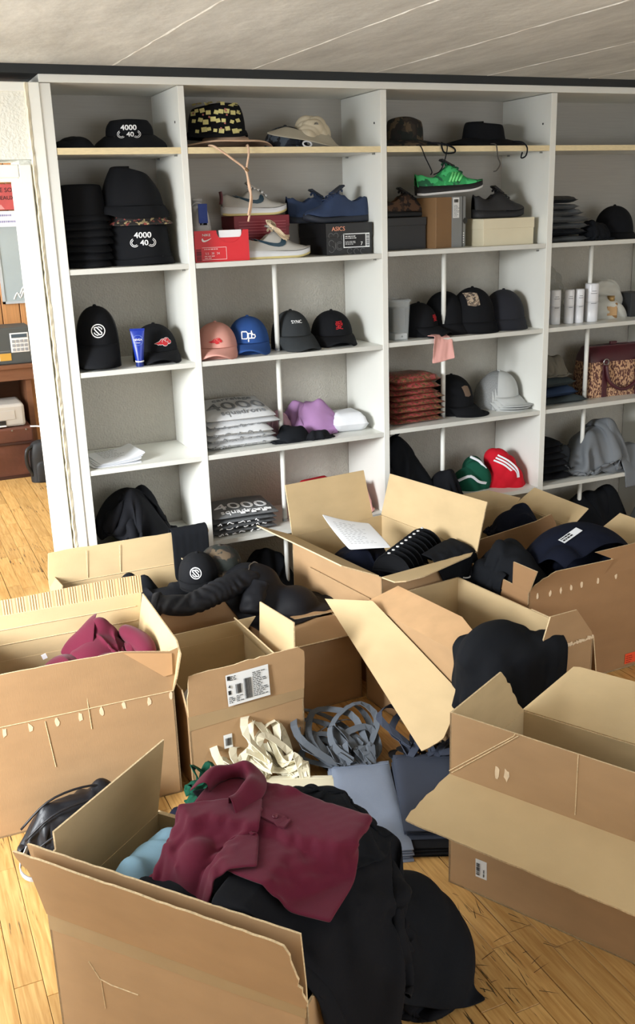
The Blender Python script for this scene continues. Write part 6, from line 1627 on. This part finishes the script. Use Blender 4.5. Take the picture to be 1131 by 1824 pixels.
# fourth bay
GPK = [M('grey_polybag', (104, 108, 112), .35, .1, 12, bump=.5, bscale=18, bdist=.008), M('dark_polybag', (38, 42, 48), .35, .1, 12, bump=.5, bscale=18, bdist=.008)]
for k in range(7):
    pack((1.832 + .010 * math.sin(2 * k), .05, S2 + .006 + .031 * k), .05 * math.sin(1.7 * k), .25 - (.012 * k if k > 3 else 0), .27, .032, GPK[1 if k in (1, 6) else 0], ('dark bagged shirt on top of the grey polybag pile' if k == 6 else 'dark bagged shirt, second from the bottom of the grey pile' if k == 1 else 'grey bagged shirt, %s of the pile above the white bottles' % ORDER[k]), 'shirt', 'bagged_shirt', 'pile of grey bagged shirts', 820 + k, 2.0, sag=.01)
lump((2.17, .12, S2 + .006), (.095, .09), .10, BLACK, 'black garment between the grey bagged shirts and the black cap', 'clothes', 'garment', 0, 831, .016, 24)
BOTL = M('white_bottle', (222, 223, 226), .3, .02, 6)
def bottle(x, y, r, h, label, w2=None):
    o = empty('lotion_bottle', label, 'bottle', (x, y, S3 + .006), 0, 'white bottles on the shelf')
    G().lathe([(r * .94, 0), (r, .004), (r, h * .52)], (0, 0, 0), 26).build('bottle_body', BOTL, o, smooth=True)
    G().lathe([(r * .985, h * .525), (r, h * .53), (r, h - .006), (r * .93, h), (.0, h)], (0, 0, 0), 26).build('cap', BOTL, o, smooth=True)
    for q, (z, L) in enumerate(((h * .80, .5), (h * .74, .7), (h * .48, .6))):
        V = []; n = 8
        for i in range(n + 1):
            a = -pi / 2 - .3 + (i / n - .5) * L * 1.4; V += [((r + .0008) * math.cos(a), (r + .0008) * math.sin(a), z), ((r + .0008) * math.cos(a), (r + .0008) * math.sin(a), z + .0028)]
        G().add(V, [(2 * i, 2 * i + 2, 2 * i + 3, 2 * i + 1) for i in range(n)]).build('label_print', GREYINK, o)
for (x, y, r, h, lb) in ((1.872, .115, .026, .176, 'white bottle nearest the left divider of the fourth bay'), (1.945, .125, .028, .174, 'white bottle, second from the left divider of the fourth bay'), (2.022, .110, .025, .172, 'white bottle, third from the left divider of the fourth bay'), (2.082, .105, .024, .172, 'white bottle just left of the tallest one'), (2.168, .115, .035, .195, 'widest and tallest of the white bottles')): bottle(x, y, r, h, lb)
pf = empty('perfume_bottle', 'square amber perfume bottle right of the white bottles', 'bottle', (2.335, .16, S3 + .006), -.2)
G().slab(-.034, .034, -.018, .018, 0, .082).build('glass_body', M('amber_glass', (150, 112, 70), .15, .1, 20, alpha=.85), pf, bevel=.006)
G().slab(-.028, .028, -.0195, -.0185, .016, .064).build('label', M('tan_label', (188, 150, 104), .6), pf); G().lathe([(.014, .082), (.014, .09), (.019, .091), (.019, .118), (.0, .118)], (0, 0, 0), 20).build('stopper', M('brass', (170, 140, 90), .35, metal=.6), pf, smooth=True)
blob((2.36, .27, S3 + .006), (.12, .10), .19, M('white_tissue', (206, 206, 198), .8, .05, 12, alpha=.9), 'crumpled white tissue bag behind the amber perfume bottle', 'bag', 'tissue_bag', 0, 841, .024, 34)
blob((2.42, .20, S3 + .006), (.03, .02), .07, M('yellow_label', (190, 178, 60), .6), 'small yellow packet beside the amber perfume bottle', 'packet', 'packet', 0, 843, .004, 40)
shoebox((2.455, .14, S3 + .006), 0, 'dark small box at the far right behind the perfume', .10, .12, .125, M('dark_card', (38, 40, 42), .6), .3)
blob((1.98, .28, S3 + .006), (.12, .09), .27, M('clear_garment_film', (150, 150, 140), .15, .1, 20, alpha=.30, bump=.8, bscale=30, bdist=.012), 'clear garment film bag standing behind the white bottles', 'plastic bag', 'plastic_bag', 0, 845, .024, 34)
PC = [cloth_mat('steel_blue', (44, 60, 88)), cloth_mat('dark_teal_grey', (58, 66, 68)), cloth_mat('taupe_cotton', (106, 102, 92))]
for k, (mt, t, lb) in enumerate(((1, .035, 'dark grey folded garment lowest in the pile left of the monogram bag'), (0, .05, 'steel blue folded garment above the lowest one'), (1, .055, 'dark grey folded garment above the steel blue one'))):
    pack((1.835, .07 + .01 * k, S4 + .006 + (0, .034, .084)[k]), .04 * (k - 1), .25 + .05 * (k == 0), .26, t, PC[mt], lb, 'clothes', 'folded_garment', 'garments left of the monogram bag', 850 + k, 2.5)
lump((1.965, .20, S4 + .145), (.12, .12), .115, PC[2], 'taupe garment crumpled on top of the folded pile left of the monogram bag', 'clothes', 'garment', 0, 855, .018, 26)
hbg = empty('handbag', 'burgundy monogram handbag with leather handle at the right edge', 'bag', (2.40, .20, S4 + .006), -.08)
MONO = speck_mat('monogram_weave', (92, 54, 46), [(196, 156, 120)], 130, .49, .8, (1, 1, .55))
BURG = M('burgundy_leather', (66, 22, 30), .4, .08, 14)
def bagP(k): return [rrect(.40 * a, .17 * b, .02, z) for a, b, z in k]
g = G().grid(np.array(bagP([(.98, 1, 0), (1, 1, .01), (.985, .95, .12), (.965, .82, .19)])), wrap_v=True); g.f.append(tuple(reversed(range(20)))); g.mi.append(0); g.build('bag_body', MONO, hbg, smooth=True)
g = G().grid(np.array(bagP([(.97, .84, .188), (.965, .78, .215), (.92, .5, .262), (.90, .30, .27)])), wrap_v=True); g.f.append(tuple(3 * 20 + k for k in range(20))); g.mi.append(0); g.build('leather_top', BURG, hbg, smooth=True)
for sx in (-1, 1): G().slab(sx * .105 - .016, sx * .105 + .016, -.092, -.084, .0, .20).build('leather_strap', BURG, hbg, bevel=.003)
for sx in (-1, 1):
    G().tube([(sx * .105 + .016 * math.cos(a), -.094, .19 + .016 * math.sin(a)) for a in np.linspace(0, 2 * pi, 20)], .0035, 6).build('ring', METAL, hbg, smooth=True)
G().tube(smooth_path([(-.105, -.098, .175), (-.09, -.108, .09), (-.03, -.114, .045), (.03, -.114, .045), (.09, -.108, .09), (.105, -.098, .175)], 26), .010, 10).build('handle', BURG, hbg, smooth=True)
G().slab(-.02, .02, -.008, .008, .262, .285).build('clasp', BURG, hbg, bevel=.002)
for k in range(6):
    pack((1.835 + .006 * math.sin(3 * k), .045, S5 + .036 * k), .04 * math.sin(2 * k), .21 - .014 * k, .28, .038, BLACK if k % 2 else BLACK2, 'black folded trousers, %s of the pile left of the grey heap' % (ORDER[k] if k < 5 else 'topmost'), 'trousers', 'folded_trousers', 'pile of black folded trousers', 860 + k, 2.5)
lump((2.27, .17, S5), (.22, .16), .285, GREYC, 'big heap of grey sweatpants spilling over the shelf edge at the right', 'clothes', 'clothes_heap', 0, 871, .024, 24, q=2.4)
lump((2.09, .24, S5), (.10, .12), .17, DGREY, 'dark grey garment between the black trousers and the grey heap', 'clothes', 'garment', 0, 873, .016, 20)
ov = pbd(sheet((2.44, .02), .1, .16, .24, 20, S5 + .12, (0, 0), 5, .006), .16, .24, [c_box((0, 0), 0, 1.82, 2.67, .003, .39, S5 - .03, S5, .004), c_ell((2.35, .12, S5), (.14, .10, .10))], 60, pin=np.arange(20)[:, None] * np.ones((1, 13)) > 14)
cloth_obj(ov, GREYC, 'grey trouser leg hanging over the shelf edge at the far right', 'trousers', 'trouser_leg', thick=.006, wrinkle=.005, seed=9)
lump((2.27, .16, 0), (.26, .16), .30, BLACK, 'black heap on the floor below the grey sweatpants', 'clothes', 'clothes_heap', 0, 875, .018, 16, q=1.7)
lump((2.50, -.02, 0), (.09, .09), .20, GREYC, 'pale grey garment on the floor at the right beside the black heap', 'clothes', 'garment', 0, 877, .018, 26)

# ---------------------------------------------------------------- more contents of the cartons
def rowcap(i, n):
    t = i / (n - 1); p = Vector(Fw(.10, .07, .44)).lerp(Vector(Fw(.37, .20, .455)), t)
    o = empty('cap', 'black cap with %s, in the nested row inside the tall centre carton' % ('its white snap nearest the white paper' if i == 0 else 'the row number %d from the white paper' % (i + 1)), 'cap', tuple(p), Fc.ang + .45, 'nested row of black caps')
    nt, nz = 20, 8; P = np.zeros((nz, nt, 3)); h = .085
    for a in range(nz):
        for b in range(nt):
            th = -1.45 + 2.9 * b / (nt - 1); ph = (a / (nz - 1)) * 1.45
            P[a, b] = (.018 * math.cos(ph) * math.cos(th), .085 * math.cos(ph) * math.sin(th), h * math.sin(ph))
    G().grid(P).build('crown', CAPBLK, o, smooth=True, thick=.003)
    G().tube([(.019 * math.cos(th), .086 * math.sin(th), .004 + .0 * th) for th in np.linspace(-1.4, 1.4, 14)], .005, 6).build('brim_edge', CAPBLK, o, smooth=True)
    G().lathe([(.0065, 0), (.006, .003), (.0, .0035)], (.004, .012, h), 10).build('white_snap', WHITEP, o)
WORDS = ('nearest the white paper', 'second from the white paper', 'third from the white paper', 'fourth from the white paper', 'fifth from the white paper', 'sixth from the white paper', 'seventh from the white paper', 'eighth from the white paper', 'farthest from the white paper')
for i in range(9):
    rowcap(i, 9); bpy.context.scene.collection.objects[-1] if False else None
caps_ = sorted([o for o in COL.objects if o.get('group') == 'nested row of black caps'], key=lambda o: o.location.x)
for o, w_ in zip(caps_, WORDS): o['label'] = 'black cap in the nested row inside the tall centre carton, ' + w_
cc = cap((-.215, -.455, .395), -.25, 'black cap with round white line emblem lying on the carton behind the jacket', CAPBLK, .080, .09, .120, .05, .5, .02, lambda o, c: round_emblem(o, c, -.012, .062, .022), group='caps in the cartons')
cap((-.10, -.40, .405), .5, 'brown camouflage cap next to the round-emblem cap on the carton', CAMO, .082, .09, .105, .06, .4, .02, None, group='caps in the cartons')
st = Vector(psurf(sh, .30, .22, .006)); st = st - Vector(th.location)
na, nb_ = Vector(psurf(sh, .34, .22, .0) - psurf(sh, .30, .22, .0)).normalized(), Vector(psurf(sh, .30, .26, .0) - psurf(sh, .30, .22, .0)).normalized()
wt = sticker(th, st - na * .045, na, nb_, .10, .032, 'neck_label', WOVENW, 'white woven neck label')
lines_print(wt, st - na * .040 + nb_ * .020 + na.cross(nb_) * .001, na, nb_, .085, 2, .012, 15, INK, .007)
lump(tuple(Ic.w(.34, .20, .36)), (.14, .14), .13, NAVY, 'navy garment in the back right carton near the shelves', 'clothes', 'garment', 0, 901, .014, 18)
lump(tuple(J.w(.36, .17, .02)), (.14, .09), .37, BLACK, 'black garment inside the lower right carton', 'clothes', 'garment', J.ang, 903, .014, 20)
blob(tuple(J.w(.52, .22, .02)), (.09, .12), .46, M('pale_blue_plastic', (196, 212, 224), .35, .05, 12, bump=.4, bscale=20, bdist=.008), 'pale blue white plastic bag inside the lower right carton', 'bag', 'plastic_bag', J.ang, 905, .022, 30)

# ================================================================== the room behind the doorway
PINE = M('pine_board', (196, 140, 88), .55, .16, 5, (14, 14, .8), bump=.15, bscale=40, bstretch=(8, 8, .6), per_object=.14)
wall_far = struct(G().slab(-3.0, 1.2, 3.93, 4.05, -.012, 2.364).build('wall_far', M('pine_shadow_gap', (60, 40, 24), .9)))
pp_ = None; x = -1.62
while x < .50:
    if pp_ is None: pp_ = G().slab(-.064, .064, -.018, 0, 0, 2.36).build('pine_board', PINE, wall_far, bevel=.004); o = pp_
    else:
        o = bpy.data.objects.new('pine_board', pp_.data); COL.objects.link(o); o.parent = wall_far
        md = o.modifiers.new('bevel', 'BEVEL'); md.width = .004; md.segments = 2; md.limit_method = 'ANGLE'
    o.location = (x, 3.93, 0); x += .134
struct(G().slab(1.2, 1.32, .56, 4.0, -.012, 2.364).build('wall_next_right', PAINTWALL))
dk = empty('desk', 'brown wooden desk in the next room under the grey machine', 'desk', (-.55, 3.36, 0))
DW = M('brown_wood', (116, 76, 52), .5, .14, 5, (1, 8, 8), bump=.1, bscale=40)
G().slab(-.75, .75, 0, .50, .775, .805).build('desk_top', DW, dk, bevel=.004)
G().slab(-.72, .72, .02, .045, .69, .775).build('apron', DW, dk)
G().slab(.25, .29, .05, .48, 0, .775).build('side_panel', DW, dk); G().slab(-.72, -.68, .05, .48, 0, .775).build('side_panel', DW, dk); G().slab(-.68, .25, .44, .46, .2, .775).build('back_panel', DW, dk)
mc = empty('alarm_console', 'dark grey console with white keypad on the desk of the next room', 'machine', (-.58, 3.40, .805))
G().slab(-.45, .36, 0, .30, 0, .265).build('case', M('dark_grey_case', (72, 76, 76), .55, .04, 8), mc, bevel=.01)
kp = G().slab(.205, .335, -.006, 0, .085, .225).build('keypad', WHITEP, mc, bevel=.004)
G().slab(.215, .325, -.0085, -.006, .190, .216).build('display', M('lcd', (70, 84, 96), .3), kp)
for i in range(4):
    for j in range(3): G().slab(.216 + .029 * i, .236 + .029 * i, -.010, -.006, .095 + .030 * j, .115 + .030 * j).build('key', M('grey_key', (150, 154, 160), .5) if 'grey_key' not in bpy.data.materials else bpy.data.materials['grey_key'], kp)
G().slab(.06, .12, -.003, 0, .03, .082).build('sticker', WHITEP, mc); G().slab(.12, .20, -.003, 0, .03, .082).build('warning_sticker', M('amber_sticker', (196, 152, 64), .6), mc); G().tube([(.088, -.006, .056), (.088, -.003, .056)], .015, 14).build('knob', BLACKP, mc)
G().slab(.05, .20, -.003, 0, .095, .099).build('panel_line', GREYINK, mc); lines_print(mc, (.0, -.0015, .205), (1, 0, 0), (0, 0, 1), .16, 1, .01, 3, GREYINK, .008)
lump((-.66, 3.375, .80), (.06, .05), .07, BLACK, 'black cloth on the front edge of the desk in the next room', 'cloth', 'cloth', 0, 921, .01, 20)
tr = empty('trunk', 'brown leather trunk on the floor of the next room under the printer', 'trunk', (-.68, 3.22, 0))
LTH = M('worn_brown_leather', (98, 60, 48), .4, .35, 6, bump=.3, bscale=14, bdist=.01)
G().slab(-.45, .36, 0, .44, 0, .26).build('trunk_body', LTH, tr, bevel=.012); G().slab(-.455, .365, -.006, .446, .262, .372).build('trunk_lid', LTH, tr, bevel=.012)
G().slab(-.457, .367, -.009, .449, .252, .268).build('leather_strip', M('dark_leather', (60, 34, 28), .5), tr)
G().slab(-.457, .367, -.009, .449, .0, .022).build('leather_strip', bpy.data.materials['dark_leather'], tr)
for x in (.02, .12, .22, .32): G().lathe([(.007, 0), (.005, .004), (0, .005)], (x, 0, 0), 10).build('stud', METAL, tr).matrix_local = Matrix.Translation((x * 0, -.009, .355)) @ Matrix.Rotation(pi / 2, 4, 'X')
G().slab(.0, .07, -.03, -.008, .14, .20).build('handle', BLACKP, tr, bevel=.006)
pt = empty('printer', 'pale grey printer standing on the leather trunk', 'printer', (-.62, 3.26, .374))
PG = M('pale_grey_plastic', (186, 182, 176), .4, .03, 8)
G().slab(-.25, .27, 0, .34, 0, .165).build('printer_body', PG, pt, bevel=.02); G().slab(-.22, .0 + .08, .24, .27, .15, .34).build('paper_rest', M('grey_plastic', (150, 146, 142), .5), pt, bevel=.008)
G().slab(-.24, .13, -.004, .02, .02, .05).build('output_slot', BLACKP, pt); G().slab(-.24, .13, -.02, .02, .008, .016).build('output_tray', WHITEP, pt, bevel=.003)
G().slab(-.24, .20, -.004, .0, .055, .12).build('front_cover', PG, pt, bevel=.002); G().slab(.01, .07, -.007, -.003, .098, .106).build('badge', BLACKP, pt)
bp = empty('backpack', 'black backpack with white lettering on the floor before the trunk', 'bag', (-.235, 3.07, 0), -.1)
blob((0, 0, 0), (.145, .085), .295, M('backpack_nylon', (28, 30, 33), .6, .1, 10, bump=.3, bscale=200), None, None, 'bag_body', 0, 931, .006, 10, p=4, q=5, parent=bp)
blob((.0, -.055, .01), (.105, .045), .15, bpy.data.materials['backpack_nylon'], None, None, 'front_pocket', 0, 933, .003, 10, p=5, q=5, parent=bp)
G().tube(smooth_path([(-.10, -.03, .26), (-.155, -.06, .24), (-.165, -.06, .14), (-.13, -.05, .05)], 16), .014, 8).build('shoulder_strap', BLACKP, bp, smooth=True)
text_on('NIKON', .042, (.045, -.104, .095), (1, 0, 0), (0, 0, 1), WHITEINK, bp)
tag(G().tube(smooth_path([(-.33, 3.20, .376), (-.25, 3.15, .372), (-.17, 3.10, .33), (-.05, 3.05, .32), (.1, 3.0, .33)], 20), .006, 8).build('white_cable', WHITEP, smooth=True), 'white cable running from the trunk lid over the backpack', 'cable')
mr = empty('mirror', 'framed grey mirror board hung on the pine wall of the next room', 'mirror', (-.22, 3.905, 1.20))
G().slab(-.10, .50, -.018, -.010, .012, .66).build('glass', M('mirror_glass', (166, 178, 182), .25, .03, 5), mr)
for a in ((-.115, -.095, 0, .675), (.495, .515, 0, .675)): G().slab(a[0], a[1], -.025, 0, a[2], a[3]).build('frame_bar', M('pale_frame', (180, 186, 190), .4) if 'pale_frame' not in bpy.data.materials else bpy.data.materials['pale_frame'], mr)
for a in ((-.115, .515, 0, .018), (-.115, .515, .66, .678)): G().slab(a[0], a[1], -.025, 0, a[2], a[3]).build('frame_bar', bpy.data.materials['pale_frame'], mr)
for q, (x, z) in enumerate(((.0, .06), (.05, .10), (.10, .07))): G().tube(smooth_path([(x - .03, -.0185, z - .03), (x, -.0185, z + .02), (x + .02, -.0185, z - .02), (x + .045, -.0185, z + .03)], 10), .006, 5).build('painted_scroll', WHITEINK, mr)
sg_ = empty('hanging_sign', 'red sign with two lines of dark lettering hung by cords in the next room', 'sign', (-.35, 3.88, 1.885))
REDS = M('red_sign', (190, 84, 84), .6, .08, 12)
G().slab(-.30, .36, 0, .018, 0, .185).build('board', REDS, sg_, bevel=.003)
text_on('SIEGE SOCIAL', .045, (.136, -.001, .140), (1, 0, 0), (0, 0, 1), M('dark_sign_print', (70, 40, 44), .7), sg_); text_on('BORDEAUX-SOMME', .040, (.155, -.001, .085), (1, 0, 0), (0, 0, 1), bpy.data.materials['dark_sign_print'], sg_)
for x in (-.12, -.02, .08): G().add([(x - .03, -.0012, .006), (x + .03, -.0012, .006), (x + .005, -.0012, .04)], [(0, 1, 2)]).build('pale_motif', M('pale_pink_motif', (220, 150, 150), .6) if 'pale_pink_motif' not in bpy.data.materials else bpy.data.materials['pale_pink_motif'], sg_)
for sx in (-1, 1): G().tube([(.055, .008, .345), (.055 + sx * .085, .008, .185)], .006, 6).build('cord', M('tan_cord', (150, 120, 90), .8) if 'tan_cord' not in bpy.data.materials else bpy.data.materials['tan_cord'], sg_)
G().tube([(.055, .0, .345), (.055, .02, .345)], .022, 14).build('hook_disc', M('dark_blue_disc', (40, 52, 90), .5), sg_)
tag(G().slab(-.345, -.08, 3.870, 3.875, 1.765, 1.878).build('paper_note', PAPER), 'white handwritten note pinned below the red sign', 'paper')
lines_print(bpy.data.objects['paper_note'], (-.30, 3.8695, 1.84), (1, 0, 0), (0, 0, 1), .16, 2, .045, 5, M('pale_violet_ink', (150, 150, 190), .7), .014)
